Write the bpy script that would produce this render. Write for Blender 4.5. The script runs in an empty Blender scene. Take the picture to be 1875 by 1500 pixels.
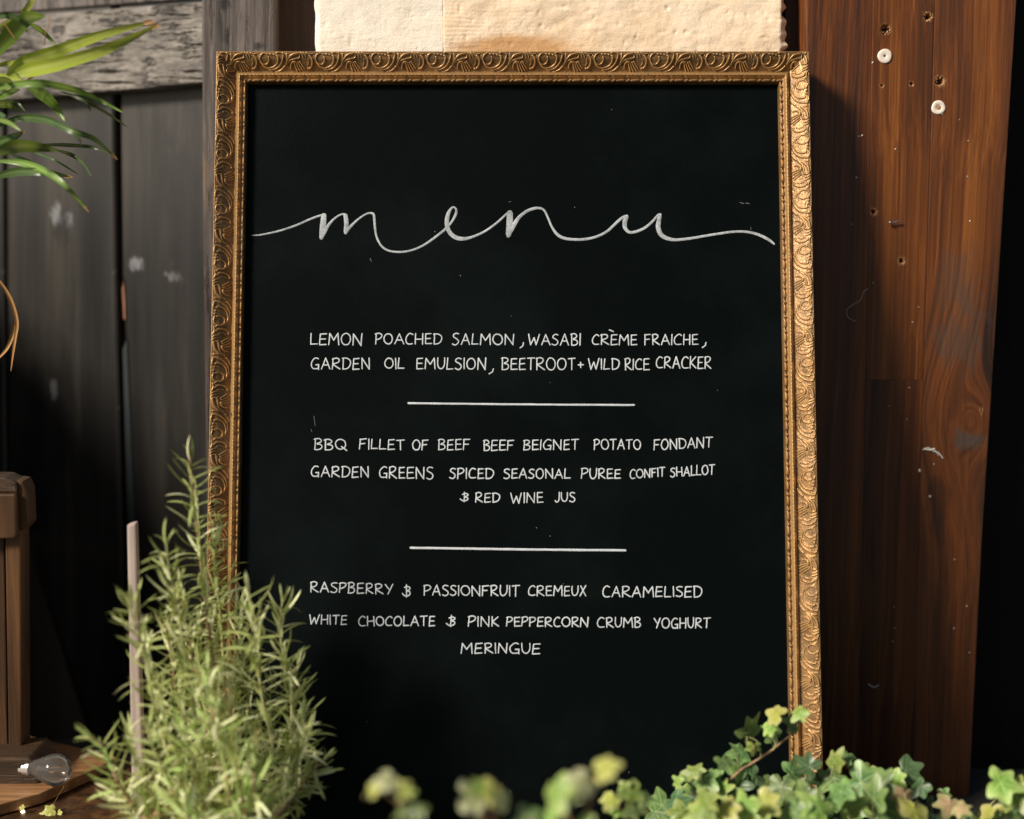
import bpy, bmesh, math, random
import numpy as np
from mathutils import Vector, Matrix, noise
R = math.radians
random.seed(7); rng = np.random.default_rng(7)
S = bpy.context.scene; COL = S.collection

# ---------------------------------------------------------------- camera, sky, sun, exposure
PITCH, LEAN, DIST, LENS = R(8.5), R(13.7), 1.475, 50.0
CP = Vector((0, -DIST*math.cos(PITCH), DIST*math.sin(PITCH)))
cd = bpy.data.cameras.new('camera'); cam = bpy.data.objects.new('camera', cd); COL.objects.link(cam)
cam.location = CP; cam.rotation_euler = (R(90)-PITCH, 0, 0)
cd.lens = LENS; cd.sensor_width = 36; cd.clip_start = 0.02; cd.clip_end = 500
cd.dof.use_dof = True; cd.dof.focus_distance = 1.495; cd.dof.aperture_fstop = 1.9
S.camera = cam
SUN_TO = Vector((-1.42, -1.0, 1.18)).normalized()
w = bpy.data.worlds.new('World'); S.world = w; w.use_nodes = True
wn = w.node_tree.nodes; wl = w.node_tree.links; wn.clear()
sky = wn.new('ShaderNodeTexSky'); sky.sky_type = 'NISHITA'; sky.sun_disc = False
sky.sun_elevation = math.asin(SUN_TO.z); sky.sun_rotation = math.atan2(SUN_TO.x, SUN_TO.y)
sky.air_density = 1.0; sky.dust_density = 2.0
bg = wn.new('ShaderNodeBackground'); bg.inputs['Strength'].default_value = 0.05
wo = wn.new('ShaderNodeOutputWorld'); wl.new(sky.outputs[0], bg.inputs[0]); wl.new(bg.outputs[0], wo.inputs[0])
ld = bpy.data.lights.new('sun', 'SUN'); sun = bpy.data.objects.new('sun', ld); COL.objects.link(sun)
ld.energy = 5.0; ld.angle = R(13); ld.color = (1.0, 0.895, 0.755)
sun.rotation_euler = SUN_TO.to_track_quat('Z', 'Y').to_euler(); sun.location = (-2, -2, 3)
vs = S.view_settings; vs.view_transform = 'Standard'; vs.look = 'None'; vs.gamma = 1; vs.exposure = 0.15

# ---------------------------------------------------------------- rays from the picture into the place
F = 1875*LENS/36
fw = Vector((0, math.cos(PITCH), -math.sin(PITCH))); up = Vector((0, math.sin(PITCH), math.cos(PITCH)))
def ray(px, py): return fw + Vector((1, 0, 0))*((px-937.5)/F) - up*((py-750)/F)
def hit(px, py, p0, n):
    d = ray(px, py); return CP + d*((Vector(p0)-CP).dot(n)/d.dot(n))
def W(px, py, Y): return hit(px, py, (0, Y, 0), Vector((0, 1, 0)))
def H(px, py, Z): return hit(px, py, (0, 0, Z), Vector((0, 0, 1)))
BN = Vector((0, -math.cos(LEAN), math.sin(LEAN))); BV = Vector((0, math.sin(LEAN), math.cos(LEAN)))
def B(a, b, h): return Vector((a, 0, 0)) + BV*b + BN*h
def Bp(px, py, h=0):
    p = hit(px, py, BN*h, BN); return p.x, p.dot(BV)
PXM = DIST/F                                                            # metres per photo pixel at the board

# ---------------------------------------------------------------- object helpers
def tag(o, label=None, cat=None, group=None, kind=None):
    for k, v in (('label', label), ('category', cat), ('group', group), ('kind', kind)):
        if v: o[k] = v
    return o
def empty(name, loc, label=None, cat=None, group=None):
    o = bpy.data.objects.new(name, None); o.empty_display_size = 0.05; o.location = loc; COL.objects.link(o)
    return tag(o, label, cat, group)
def link(name, me, m, parent=None, origin=None, smooth=False):
    o = bpy.data.objects.new(name, me); COL.objects.link(o)
    if m is not None and len(me.materials) == 0: me.materials.append(m)
    if smooth: me.polygons.foreach_set('use_smooth', [True]*len(me.polygons))
    if origin is not None:
        me.transform(Matrix.Translation(-Vector(origin))); o.location = origin
    if parent is not None:
        o.parent = parent; o.location = Vector(o.location) - Vector(wloc(parent))
    return o
def wloc(o):
    l = Vector(o.location)
    while o.parent: o = o.parent; l = l + Vector(o.location)
    return l
def mesh(name, v, f):
    me = bpy.data.meshes.new(name); me.from_pydata([tuple(p) for p in v], [], f); me.validate(); me.update(); return me
def gridmesh(name, P, attrs=None):
    """P: (n, m, 3) array of points -> quad sheet, fast."""
    n, m = P.shape[:2]; me = bpy.data.meshes.new(name)
    me.vertices.add(n*m); me.vertices.foreach_set('co', P.reshape(-1).astype(np.float32))
    i = np.arange(n*m).reshape(n, m)
    q = np.stack([i[:-1, :-1], i[1:, :-1], i[1:, 1:], i[:-1, 1:]], -1).reshape(-1, 4); k = len(q)
    me.loops.add(k*4); me.loops.foreach_set('vertex_index', q.reshape(-1).astype(np.int32))
    me.polygons.add(k); me.polygons.foreach_set('loop_start', np.arange(0, k*4, 4, dtype=np.int32))
    me.polygons.foreach_set('use_smooth', np.ones(k, dtype=bool))
    me.update(calc_edges=True)
    for an, av in (attrs or {}).items():
        a = me.attributes.new(an, 'FLOAT', 'POINT'); a.data.foreach_set('value', av.reshape(-1).astype(np.float32))
    return me
def prism_mesh(pts, ext, bev=0.0008, name='prism'):
    """closed polygon of world points extruded by vector ext, edges softened"""
    bm = bmesh.new(); a = [bm.verts.new(p) for p in pts]; b = [bm.verts.new(Vector(p)+ext) for p in pts]; n = len(pts)
    bm.faces.new(a); bm.faces.new(b[::-1])
    for i in range(n): bm.faces.new((a[i], b[i], b[(i+1) % n], a[(i+1) % n]))
    bmesh.ops.recalc_face_normals(bm, faces=bm.faces)
    if bev: bmesh.ops.bevel(bm, geom=list(bm.edges), offset=bev, segments=2 if bev < 0.005 else 4, profile=0.6, affect='EDGES')
    me = bpy.data.meshes.new(name); bm.to_mesh(me); bm.free(); return me
def catmull(pts, n=6):
    P = [tuple(p) for p in pts]; out = []
    if len(P) < 3:
        a, b = np.array(P[0], float), np.array(P[-1], float); return [tuple(a+(b-a)*t) for t in np.linspace(0, 1, n+1)]
    Q = [P[0]]+P+[P[-1]]
    for i in range(1, len(Q)-2):
        p0, p1, p2, p3 = [np.array(q, float) for q in Q[i-1:i+3]]
        for k in range(n):
            t = k/n; out.append(tuple(0.5*((2*p1)+(-p0+p2)*t+(2*p0-5*p1+4*p2-p3)*t*t+(-p0+3*p1-3*p2+p3)*t**3)))
    out.append(P[-1]); return out
def tube_geo(pts, rad, seg=7, cap=True):
    v, f = [], []; n = len(pts); pts = [Vector(p) for p in pts]; pu = None
    for i, p in enumerate(pts):
        t = (pts[min(i+1, n-1)]-pts[max(i-1, 0)]).normalized()
        if pu is None: pu = t.orthogonal().normalized()
        pu = (pu - t*pu.dot(t)).normalized(); s = t.cross(pu); r = rad[i] if hasattr(rad, '__len__') else rad
        for k in range(seg):
            a = 2*math.pi*k/seg; v.append(p+(pu*math.cos(a)+s*math.sin(a))*r)
    for i in range(n-1):
        for k in range(seg):
            k2 = (k+1) % seg; f.append((i*seg+k, i*seg+k2, (i+1)*seg+k2, (i+1)*seg+k))
    if cap: f.append(tuple(range(seg))[::-1]); f.append(tuple((n-1)*seg+k for k in range(seg)))
    return v, f
def tube(name, pts, rad, m, parent=None, seg=7):
    v, f = tube_geo(pts, rad, seg); return link(name, mesh(name, v, f), m, parent, smooth=True)
def lathe_geo(prof, seg=28):
    v, f = [], []
    for r, z in prof:
        for k in range(seg):
            a = 2*math.pi*k/seg; v.append(Vector((r*math.cos(a), r*math.sin(a), z)))
    for i in range(len(prof)-1):
        for k in range(seg):
            k2 = (k+1) % seg; f.append((i*seg+k, i*seg+k2, (i+1)*seg+k2, (i+1)*seg+k))
    return v, f

# ---------------------------------------------------------------- materials
class T:
    def __init__(s, name):
        s.m = bpy.data.materials.new(name); s.m.use_nodes = True; s.t = s.m.node_tree; s.t.nodes.clear()
        s.out = s.t.nodes.new('ShaderNodeOutputMaterial'); s.b = s.n('BsdfPrincipled'); s.l(s.b.outputs[0], s.out.inputs[0])
    def l(s, a, b): s.t.links.new(a, b)
    def n(s, ty, props=None, **inp):
        x = s.t.nodes.new('ShaderNode'+ty)
        for k, v in (props or {}).items(): setattr(x, k, v)
        for k, v in inp.items():
            i = int(k[1:]) if k[0] == 'i' and k[1:].isdigit() else k.replace('_', ' ')
            sk = x.inputs[i]
            if isinstance(v, bpy.types.NodeSocket): s.l(v, sk)
            else: sk.default_value = v
        return x
    def math(s, op, a, b=0.0, c=0.0, clamp=False): return s.n('Math', {'operation': op, 'use_clamp': clamp}, i0=a, i1=b, i2=c).outputs[0]
    def pos(s): return s.n('NewGeometry').outputs['Position']
    def map(s, v, scale, loc=(0, 0, 0), rot=(0, 0, 0)):
        return s.n('Mapping', Vector=v, Scale=scale, Location=loc, Rotation=rot).outputs[0]
    def noise(s, v, scale=1, detail=4, rough=0.55, dist=0.0):
        return s.n('TexNoise', Vector=v, Scale=scale, Detail=detail, Roughness=rough, Distortion=dist).outputs['Fac']
    def ramp(s, f, stops, interp='LINEAR'):
        r = s.n('ValToRGB', Fac=f); cr = r.color_ramp; cr.interpolation = interp
        while len(cr.elements) < len(stops): cr.elements.new(0.5)
        for e, (p, c) in zip(cr.elements, stops):
            e.position = p; e.color = (c, c, c, 1) if isinstance(c, (int, float)) else (*c, 1)
        return r.outputs[0]
    def mix(s, f, a, b, mode='MIX'):
        x = s.n('Mix', {'data_type': 'RGBA', 'blend_type': mode}); x.inputs[0].default_value = 0
        for i, v in ((0, f), (6, a), (7, b)):
            if isinstance(v, bpy.types.NodeSocket): s.l(v, x.inputs[i])
            else: x.inputs[i].default_value = v if i == 0 else (*v, 1)
        return x.outputs[2]
    def bump(s, h, strength, dist, normal=None):
        k = dict(Height=h, Strength=strength, Distance=dist)
        if normal is not None: k['Normal'] = normal
        return s.n('Bump', **k).outputs[0]
    def set(s, **k):
        for a, v in k.items():
            sk = s.b.inputs[a.replace('_', ' ')]
            if isinstance(v, bpy.types.NodeSocket): s.l(v, sk)
            elif isinstance(v, tuple) and len(v) == 3: sk.default_value = (*v, 1)
            else: sk.default_value = v
        return s.m

def wood(name, c0, c1, c2, fx=90, fz=3.0, rough=(0.4, 0.6), bump=0.3, bd=0.0006, seed=0.0, axis='z', spec=0.4,
         knot=None, coat=0.0, fine=0.55, crack=0.0, spots=(), lower=None, bigamp=0.45):
    t = T(name); P = t.pos(); P = t.map(P, (1, 1, 1), (seed, seed*1.7, seed*0.3))
    wob = t.noise(P, 3.0, 2); wv = t.n('VectorMath', {'operation': 'SCALE'}, i0=t.n('CombineXYZ', X=wob, Y=wob, Z=wob).outputs[0], Scale=0.02).outputs[0]
    Q = t.n('VectorMath', {'operation': 'ADD'}, i0=P, i1=wv).outputs[0]
    if knot:
        for (kx, kz, kr, amp) in knot:                                  # fibres swerve round a knot
            X = t.n('SeparateXYZ', Vector=Q)
            dx = t.math('SUBTRACT', X.outputs[0], kx+seed); dz = t.math('SUBTRACT', X.outputs[2], kz+seed*0.3)
            d2 = t.math('ADD', t.math('MULTIPLY', dx, dx), t.math('MULTIPLY', t.math('MULTIPLY', dz, dz), 0.35))
            r = t.math('SQRT', d2); e = t.math('POWER', 2.718, t.math('DIVIDE', d2, -kr*kr))
            ring = t.math('MULTIPLY', e, t.math('SUBTRACT', t.math('MULTIPLY', r, amp), dx))
            Q = t.n('CombineXYZ', X=t.math('ADD', X.outputs[0], ring), Y=X.outputs[1],
                    Z=t.math('MULTIPLY', X.outputs[2], t.math('ADD', 1.0, t.math('MULTIPLY', e, 0.0)))).outputs[0]
    sc = {'z': (fx, fx, fz), 'x': (fz, fx, fx), 'y': (fx, fz, fx)}[axis]
    g = t.noise(t.map(Q, sc), 1, 5, 0.6, 0.4)
    g2 = t.noise(t.map(Q, tuple(v*5 if v == fx else v*3 for v in sc)), 1, 4, 0.7)
    big = t.noise(t.map(Q, tuple(v*0.22 if v == fx else v*0.5 for v in sc)), 1, 3)
    f = t.math('ADD', t.math('MULTIPLY', g, 1-bigamp), t.math('MULTIPLY', big, bigamp))
    c = t.ramp(f, [(0.36, c0), (0.5, c1), (0.64, c2)])
    XR = t.n('SeparateXYZ', Vector=t.pos())
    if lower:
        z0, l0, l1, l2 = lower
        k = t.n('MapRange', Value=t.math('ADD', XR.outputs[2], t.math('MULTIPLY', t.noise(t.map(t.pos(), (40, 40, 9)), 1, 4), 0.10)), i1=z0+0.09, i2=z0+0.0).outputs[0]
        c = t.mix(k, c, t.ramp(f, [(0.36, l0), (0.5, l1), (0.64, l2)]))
    c = t.mix(fine, c, t.ramp(g2, [(0.3, 0.45), (0.62, 1.1)]), 'MULTIPLY')
    h = t.math('ADD', g, t.math('MULTIPLY', g2, 0.6))
    if crack:
        ck = t.noise(t.map(Q, tuple(v*0.55 if v == fx else v*1.6 for v in sc), (3, 1, 2)), 1, 6, 0.65, 0.15)
        k = t.ramp(ck, [(0.36, 0.0), (0.44, 1.0)])
        c = t.mix(t.math('MULTIPLY', t.math('SUBTRACT', 1.0, k), crack), c, tuple(x*0.15 for x in c0)); h = t.math('ADD', h, t.math('MULTIPLY', k, 1.5))
    rg = t.n('MapRange', Value=g, i3=rough[0], i4=rough[1]).outputs[0]
    for (sx, sz, rx, rz, sc_, ns, st_) in spots:                        # knots, stains, dark and grey patches, and door glints painted pale
        dx = t.math('DIVIDE', t.math('SUBTRACT', XR.outputs[0], sx), rx); dz = t.math('DIVIDE', t.math('SUBTRACT', XR.outputs[2], sz), rz)
        d = t.math('SQRT', t.math('ADD', t.math('MULTIPLY', dx, dx), t.math('MULTIPLY', dz, dz)))
        d = t.math('ADD', d, t.math('MULTIPLY', t.math('SUBTRACT', t.noise(t.map(t.pos(), (ns, ns, ns*0.6)), 1, 5, 0.65), 0.5), 3.0))
        k = t.math('MULTIPLY', t.n('MapRange', {'interpolation_type': 'SMOOTHSTEP'}, Value=d, i1=1.15, i2=0.35).outputs[0], st_)
        c = t.mix(k, c, sc_)
    return t.set(Base_Color=c, Roughness=rg, Specular_IOR_Level=spec, Coat_Weight=coat, Coat_Roughness=0.35,
                 Normal=t.bump(h, bump, bd))

M = {}
def spot(px, py, Y, rx, ry, col, ns, st_=1.0): p = W(px, py, Y); return (p.x, p.z, rx*PXM*1.15, ry*PXM*1.15, col, ns, st_)
GLINT = (0.22, 0.225, 0.24); DK = (0.006, 0.005, 0.005); GRY = (0.065, 0.050, 0.040)  # the pale tone paints sun glints into the door colour
door_spots = [spot(104, 392, 0.37, 14, 24, GLINT, 150, .75), spot(132, 404, 0.37, 10, 20, GLINT, 190, .6), spot(255, 482, 0.33, 16, 16, GLINT, 170, .7), spot(322, 506, 0.3, 18, 12, GLINT, 170, .6),
    spot(104, 712, 0.37, 9, 22, GLINT, 150, .45), spot(118, 420, .37, 22, 40, DK, 60, .6), spot(345, 400, .3, 40, 260, DK, 30, .8), spot(306, 668, .3, 10, 12, DK, 90, .9), spot(300, 330, .3, 12, 160, DK, 60, .4)]
jamb_spots = [spot(412, 6, 0.165, 13, 15, DK, 90, .95), spot(416, 68, .165, 8, 13, DK, 120, .85), spot(474, 84, .165, 10, 8, DK, 120, .85), spot(405, 60, .165, 4, 34, DK, 80, .6), spot(377, 330, .165, 6, 60, (0.2, .13, .08), 90, .5)]
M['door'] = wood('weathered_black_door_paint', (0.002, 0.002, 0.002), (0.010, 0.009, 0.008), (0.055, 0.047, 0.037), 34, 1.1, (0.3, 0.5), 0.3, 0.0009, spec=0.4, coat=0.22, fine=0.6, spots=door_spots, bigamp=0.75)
M['rail'] = wood('silvered_cracked_oak', (0.075, 0.066, 0.058), (0.20, 0.18, 0.158), (0.34, 0.31, 0.275), 120, 6, (0.4, 0.7), 0.9, 0.003, seed=2.3, axis='x', spec=0.5, crack=0.6)
M['jamb'] = wood('grey_brown_oak_post', (0.04, 0.031, 0.027), (0.10, 0.081, 0.072), (0.20, 0.165, 0.15), 160, 5, (0.35, 0.6), 0.7, 0.0012, seed=1.1, spec=0.5, crack=0.5, spots=jamb_spots, fine=0.8)
M['brown_dark'] = wood('dark_brown_stained_wood', (0.012, 0.006, 0.003), (0.035, 0.016, 0.007), (0.075, 0.035, 0.014), 90, 3, (0.35, 0.6), 0.3, 0.0006, seed=4.1)
M['stave_a'] = wood('red_brown_stained_pine', (0.045, 0.020, 0.011), (0.115, 0.034, 0.009), (0.21, 0.068, 0.014), 260, 1.6, (0.3, 0.5), 0.6, 0.0006, seed=5.2, spec=0.45, fine=0.75)
M['stave_b'] = wood('orange_brown_stained_pine', (0.055, 0.022, 0.010), (0.145, 0.043, 0.009), (0.28, 0.095, 0.018), 230, 1.1, (0.3, 0.5), 0.6, 0.0006, seed=7.7, spec=0.45, fine=0.75)
kn = W(1790, 755, 0.13)
zc = W(1750, 470, 0.119).z
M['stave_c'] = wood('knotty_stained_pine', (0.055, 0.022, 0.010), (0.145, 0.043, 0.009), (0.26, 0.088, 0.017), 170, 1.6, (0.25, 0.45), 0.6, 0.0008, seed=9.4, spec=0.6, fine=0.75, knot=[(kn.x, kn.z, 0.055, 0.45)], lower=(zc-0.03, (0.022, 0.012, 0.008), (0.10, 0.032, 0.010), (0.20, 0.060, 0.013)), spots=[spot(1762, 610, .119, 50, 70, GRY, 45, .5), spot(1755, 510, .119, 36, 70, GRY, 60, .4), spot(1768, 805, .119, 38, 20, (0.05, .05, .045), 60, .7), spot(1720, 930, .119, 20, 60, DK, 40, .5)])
M['stave_d'] = wood('wide_grained_stained_pine', (0.022, 0.008, 0.004), (0.10, 0.030, 0.008), (0.20, 0.062, 0.013), 110, 1.3, (0.3, 0.5), 0.4, 0.0006, seed=3.3, spec=0.45, fine=0.5)
M['black'] = wood('black_wood_and_shade', (0.004, 0.0035, 0.003), (0.007, 0.006, 0.005), (0.012, 0.010, 0.008), 50, 2, (0.5, 0.7), 0.2, 0.0006, seed=6.1, spec=0.15)
M['crate'] = wood('old_brown_crate_wood', (0.02, 0.009, 0.003), (0.06, 0.026, 0.008), (0.12, 0.055, 0.018), 90, 3, (0.45, 0.65), 0.5, 0.0010, seed=8.1)
M['crate_dark'] = wood('added_shade_crate_wood', (0.018, 0.010, 0.005), (0.045, 0.024, 0.011), (0.09, 0.05, 0.022), 90, 5, (0.45, 0.7), 0.6, 0.0012, seed=8.8, axis='x', crack=0.4)
M['shelf'] = wood('warm_brown_shelf_wood', (0.12, 0.055, 0.022), (0.24, 0.12, 0.05), (0.38, 0.21, 0.10), 110, 6, (0.4, 0.6), 0.3, 0.0006, seed=2.9, axis='x')
M['stake'] = wood('pale_pinkish_bare_wood', (0.36, 0.28, 0.25), (0.50, 0.41, 0.37), (0.60, 0.51, 0.46), 120, 5, (0.5, 0.7), 0.2, 0.0005, seed=1.9, fine=0.25)
M['glint_grey'] = T('grey_glint_tone').set(Base_Color=(0.16, 0.165, 0.17), Roughness=0.3)  # grey meant for sun glints on the door, unused
M['teal_shade'] = T('dark_teal_shade').set(Base_Color=(0.010, 0.016, 0.018), Roughness=0.5)
M['copper'] = wood('orange_highlight_tone', (0.10, 0.05, 0.03), (0.26, 0.125, 0.07), (0.36, 0.19, 0.11), 90, 5, (0.4, 0.6), 0.2, 0.0005)

def panel_mat():
    t = T('blackboard_paint'); P = t.pos()
    v = t.noise(t.map(P, (900, 900, 9)), 1, 3, 0.6); hz = t.noise(t.map(P, (12, 12, 800)), 1, 3, 0.6); lump = t.noise(P, 300, 4, 0.6)
    h = t.math('ADD', t.math('ADD', v, t.math('MULTIPLY', hz, 0.4)), t.math('MULTIPLY', lump, 0.5))
    dust = t.n('TexVoronoi', {'feature': 'F1'}, Vector=P, Scale=75.0)
    sp = t.math('LESS_THAN', dust.outputs['Distance'], 0.032)
    sel = t.math('GREATER_THAN', t.n('SeparateXYZ', Vector=dust.outputs['Color']).outputs[0], 0.87)
    sp = t.math('MULTIPLY', t.math('MULTIPLY', sp, sel), t.noise(P, 40, 2))
    sm = t.ramp(t.noise(t.map(P, (1, 1, 1), (4, 4, 4)), 7, 5, 0.6), [(0.45, 0.0), (0.8, 1.0)])
    c = t.mix(sm, (0.0016, 0.0030, 0.0031), (0.0044, 0.0070, 0.0072))
    c = t.mix(sp, c, (0.55, 0.55, 0.5))
    return t.set(Base_Color=c, Roughness=0.5, Specular_IOR_Level=0.035, Normal=t.bump(h, 0.55, 0.0003))
M['panel'] = panel_mat()
def ink_mat(name, lo, hi):
    t = T(name); P = t.pos(); n = t.noise(P, 600, 4, 0.7); n2 = t.noise(P, 90, 2)
    f = t.math('ADD', t.math('MULTIPLY', n, 0.6), t.math('MULTIPLY', n2, 0.4))
    return t.set(Base_Color=t.ramp(f, [(0.35, lo), (0.6, hi)]), Roughness=0.75, Specular_IOR_Level=0.2)
M['ink'] = ink_mat('white_chalk_pen', (0.42, 0.46, 0.49), (0.60, 0.645, 0.68))
M['ink_title'] = ink_mat('grey_white_brush_pen', (0.17, 0.20, 0.215), (0.50, 0.535, 0.56))
def gold_mat():
    t = T('antique_gilt'); P = t.pos()
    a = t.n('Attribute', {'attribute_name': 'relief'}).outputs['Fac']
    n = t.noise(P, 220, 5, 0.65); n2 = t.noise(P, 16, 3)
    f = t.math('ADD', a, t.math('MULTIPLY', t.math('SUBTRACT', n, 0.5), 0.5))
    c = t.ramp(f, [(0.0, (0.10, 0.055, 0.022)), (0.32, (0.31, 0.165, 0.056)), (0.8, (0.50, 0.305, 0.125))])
    c = t.mix(t.ramp(n2, [(0.45, 0.0), (0.75, 0.5)]), c, (0.42, 0.27, 0.14))
    chip = t.ramp(t.noise(P, 60, 6, 0.7), [(0.665, 0.0), (0.70, 1.0)])
    c = t.mix(chip, c, (0.06, 0.04, 0.03))
    return t.set(Base_Color=c, Metallic=t.math('MULTIPLY', t.math('SUBTRACT', 1.0, chip), 0.45), Roughness=t.n('MapRange', Value=n, i3=0.28, i4=0.48).outputs[0],
                 Specular_IOR_Level=0.5, Normal=t.bump(t.noise(P, 1600, 2, 0.6), 0.25, 0.0002))
M['gold'] = gold_mat()
def stone_mat(name, c0, c1, c2, stain):
    t = T(name); P = t.pos()
    n = t.noise(P, 14, 6, 0.6); g = t.noise(P, 500, 4, 0.7); n3 = t.noise(t.map(P, (1, 1, 2.2), (7, 3, 1)), 13, 4, 0.6, 0.6)
    c = t.ramp(n, [(0.3, c0), (0.5, c1), (0.7, c2)])
    X = t.n('SeparateXYZ', Vector=P)
    if stain:
        (sx, sz, rx, rz) = stain
        dx = t.math('DIVIDE', t.math('SUBTRACT', X.outputs[0], sx), rx); dz = t.math('DIVIDE', t.math('SUBTRACT', X.outputs[2], sz), rz)
        e = t.math('POWER', 2.718, t.math('MULTIPLY', -1.0, t.math('ADD', t.math('MULTIPLY', dx, dx), t.math('MULTIPLY', dz, dz))))
        k = t.ramp(t.math('MULTIPLY', e, t.math('ADD', n3, 0.35)), [(0.33, 0.0), (0.62, 1.0)])
        c = t.mix(t.math('MULTIPLY', k, 0.85), c, (0.60, 0.33, 0.13))
    c = t.mix(0.3, c, t.ramp(g, [(0.3, 0.75), (0.6, 1.0)]), 'MULTIPLY')
    return t.set(Base_Color=c, Roughness=0.9, Specular_IOR_Level=0.2, Normal=t.bump(t.math('ADD', t.math('MULTIPLY', g, 1.4), t.noise(t.map(P, (40, 40, 260)), 1, 4, 0.6)), 0.5, 0.0010))
stc = W(940, 92, 0.135)
M['stone_r'] = stone_mat('warm_sandstone', (0.80, 0.61, 0.41), (0.88, 0.73, 0.55), (0.90, 0.79, 0.64), (stc.x, stc.z, 0.085, 0.020))
M['stone_l'] = stone_mat('pale_smooth_stone', (0.88, 0.79, 0.65), (0.91, 0.85, 0.74), (0.92, 0.88, 0.80), None)  # paler and less warm than the right block
def ground_mat():
    t = T('worn_paving'); P = t.pos(); n = t.noise(P, 6, 6); g = t.noise(P, 120, 4, 0.7)
    c = t.mix(0.5, t.ramp(n, [(0.3, (0.035, 0.030, 0.025)), (0.7, (0.075, 0.065, 0.052))]), t.ramp(g, [(0.3, 0.5), (0.7, 1.2)]), 'MULTIPLY')
    return t.set(Base_Color=c, Roughness=0.85, Normal=t.bump(g, 0.5, 0.002))
M['ground'] = ground_mat()
def terracotta():
    t = T('terracotta'); P = t.pos(); n = t.noise(P, 25, 5)
    return t.set(Base_Color=t.ramp(n, [(0.3, (0.36, 0.15, 0.085)), (0.7, (0.52, 0.27, 0.17))]), Roughness=0.8, Normal=t.bump(t.noise(P, 400, 3), 0.3, 0.0005))
M['terracotta'] = terracotta()
def soil():
    t = T('potting_soil'); P = t.pos(); n = t.noise(P, 150, 5)
    return t.set(Base_Color=t.ramp(n, [(0.3, (0.012, 0.008, 0.005)), (0.7, (0.05, 0.033, 0.02))]), Roughness=0.95, Normal=t.bump(n, 1.0, 0.004))
M['soil'] = soil()
def leaf_mat(name, base, vein, edge, edge_w, rough=0.42, trans=0.25, var=0.25, blotch=0.0):
    """leaf with paler veins, a margin of its own colour and some light passing through"""
    t = T(name); P = t.pos()
    va = t.n('Attribute', {'attribute_name': 'vein'}).outputs['Fac']; ed = t.n('Attribute', {'attribute_name': 'edge'}).outputs['Fac']
    rnd = t.n('ObjectInfo').outputs['Random']; n = t.noise(P, 130, 4, 0.6)
    e = t.math('ADD', ed, t.math('MULTIPLY', t.math('SUBTRACT', n, 0.5), 0.9))
    c = t.mix(t.math('MULTIPLY', t.ramp(e, [(0.55, 0.0), (0.72, 1.0)]), edge_w), base, edge)
    if blotch: c = t.mix(t.math('MULTIPLY', t.ramp(t.noise(P, 55, 3), [(0.5, 0.0), (0.6, 1.0)]), blotch), c, tuple(x*0.45 for x in base))
    c = t.mix(t.math('MULTIPLY', va, 0.8), c, vein)
    hs = t.n('HueSaturation', Hue=t.n('MapRange', Value=rnd, i3=0.5-var*0.09, i4=0.5+var*0.05).outputs[0],
             Saturation=t.n('MapRange', Value=n, i3=0.85, i4=1.1).outputs[0],
             Value=t.n('MapRange', Value=rnd, i3=1-var, i4=1+var).outputs[0], Color=c).outputs[0]
    t.set(Base_Color=hs, Roughness=rough, Specular_IOR_Level=0.45, Normal=t.bump(t.math('ADD', n, va), 0.35, 0.0006))
    tr = t.n('BsdfTranslucent', Color=t.mix(0.5, hs, (1.0, 1.0, 0.35), 'MULTIPLY'))
    mx = t.n('MixShader', Fac=trans); t.l(t.b.outputs[0], mx.inputs[1]); t.l(tr.outputs[0], mx.inputs[2]); t.l(mx.outputs[0], t.out.inputs[0])
    return t.m
M['needle'] = leaf_mat('rosemary_leaf', (0.40, 0.58, 0.13), (0.68, 0.80, 0.38), (0.4, 0.48, 0.24), 0.3, 0.55, 0.38, 0.35)
M['needle_pale'] = leaf_mat('pale_rosemary_leaf', (0.82, 0.88, 0.46), (0.88, 0.92, 0.62), (0.5, 0.58, 0.36), 0.3, 0.5, 0.3, 0.3)
M['palm'] = leaf_mat('palm_leaf_green', (0.14, 0.25, 0.04), (0.28, 0.38, 0.11), (0.24, 0.28, 0.06), 0.2, 0.35, 0.3, 0.3)
M['palm_bright'] = leaf_mat('palm_leaf_yellow_green', (0.34, 0.42, 0.045), (0.5, 0.55, 0.14), (0.5, 0.45, 0.1), 0.3, 0.38, 0.3, 0.1)
M['palm_dark'] = leaf_mat('palm_leaf_dark_green', (0.055, 0.11, 0.028), (0.13, 0.2, 0.07), (0.16, 0.18, 0.05), 0.2, 0.35, 0.25, 0.25)
M['palm_tip'] = T('dried_palm_tip').set(Base_Color=(0.42, 0.22, 0.08), Roughness=0.7)
M['dry'] = T('dried_leaf').set(Base_Color=(0.38, 0.19, 0.055), Roughness=0.6)
M['ivy'] = leaf_mat('ivy_leaf_grey_green', (0.095, 0.19, 0.055), (0.34, 0.45, 0.18), (0.26, 0.40, 0.12), 0.5, 0.4, 0.2, 0.35, 0.4)
M['ivy_light'] = leaf_mat('ivy_leaf_light_green', (0.19, 0.34, 0.05), (0.46, 0.56, 0.20), (0.40, 0.50, 0.15), 0.7, 0.42, 0.25, 0.25, 0.25)
M['ivy_dark'] = leaf_mat('ivy_leaf_dark_green', (0.055, 0.12, 0.045), (0.16, 0.25, 0.11), (0.12, 0.2, 0.09), 0.5, 0.35, 0.15, 0.25, 0.4)
M['ivy_cream'] = leaf_mat('ivy_leaf_cream', (0.56, 0.60, 0.28), (0.66, 0.7, 0.36), (0.70, 0.72, 0.44), 0.8, 0.5, 0.25, 0.1)
M['ivy_pink'] = leaf_mat('ivy_leaf_pinkish', (0.42, 0.30, 0.15), (0.5, 0.42, 0.22), (0.32, 0.38, 0.14), 0.6, 0.5, 0.2, 0.2)
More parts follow.
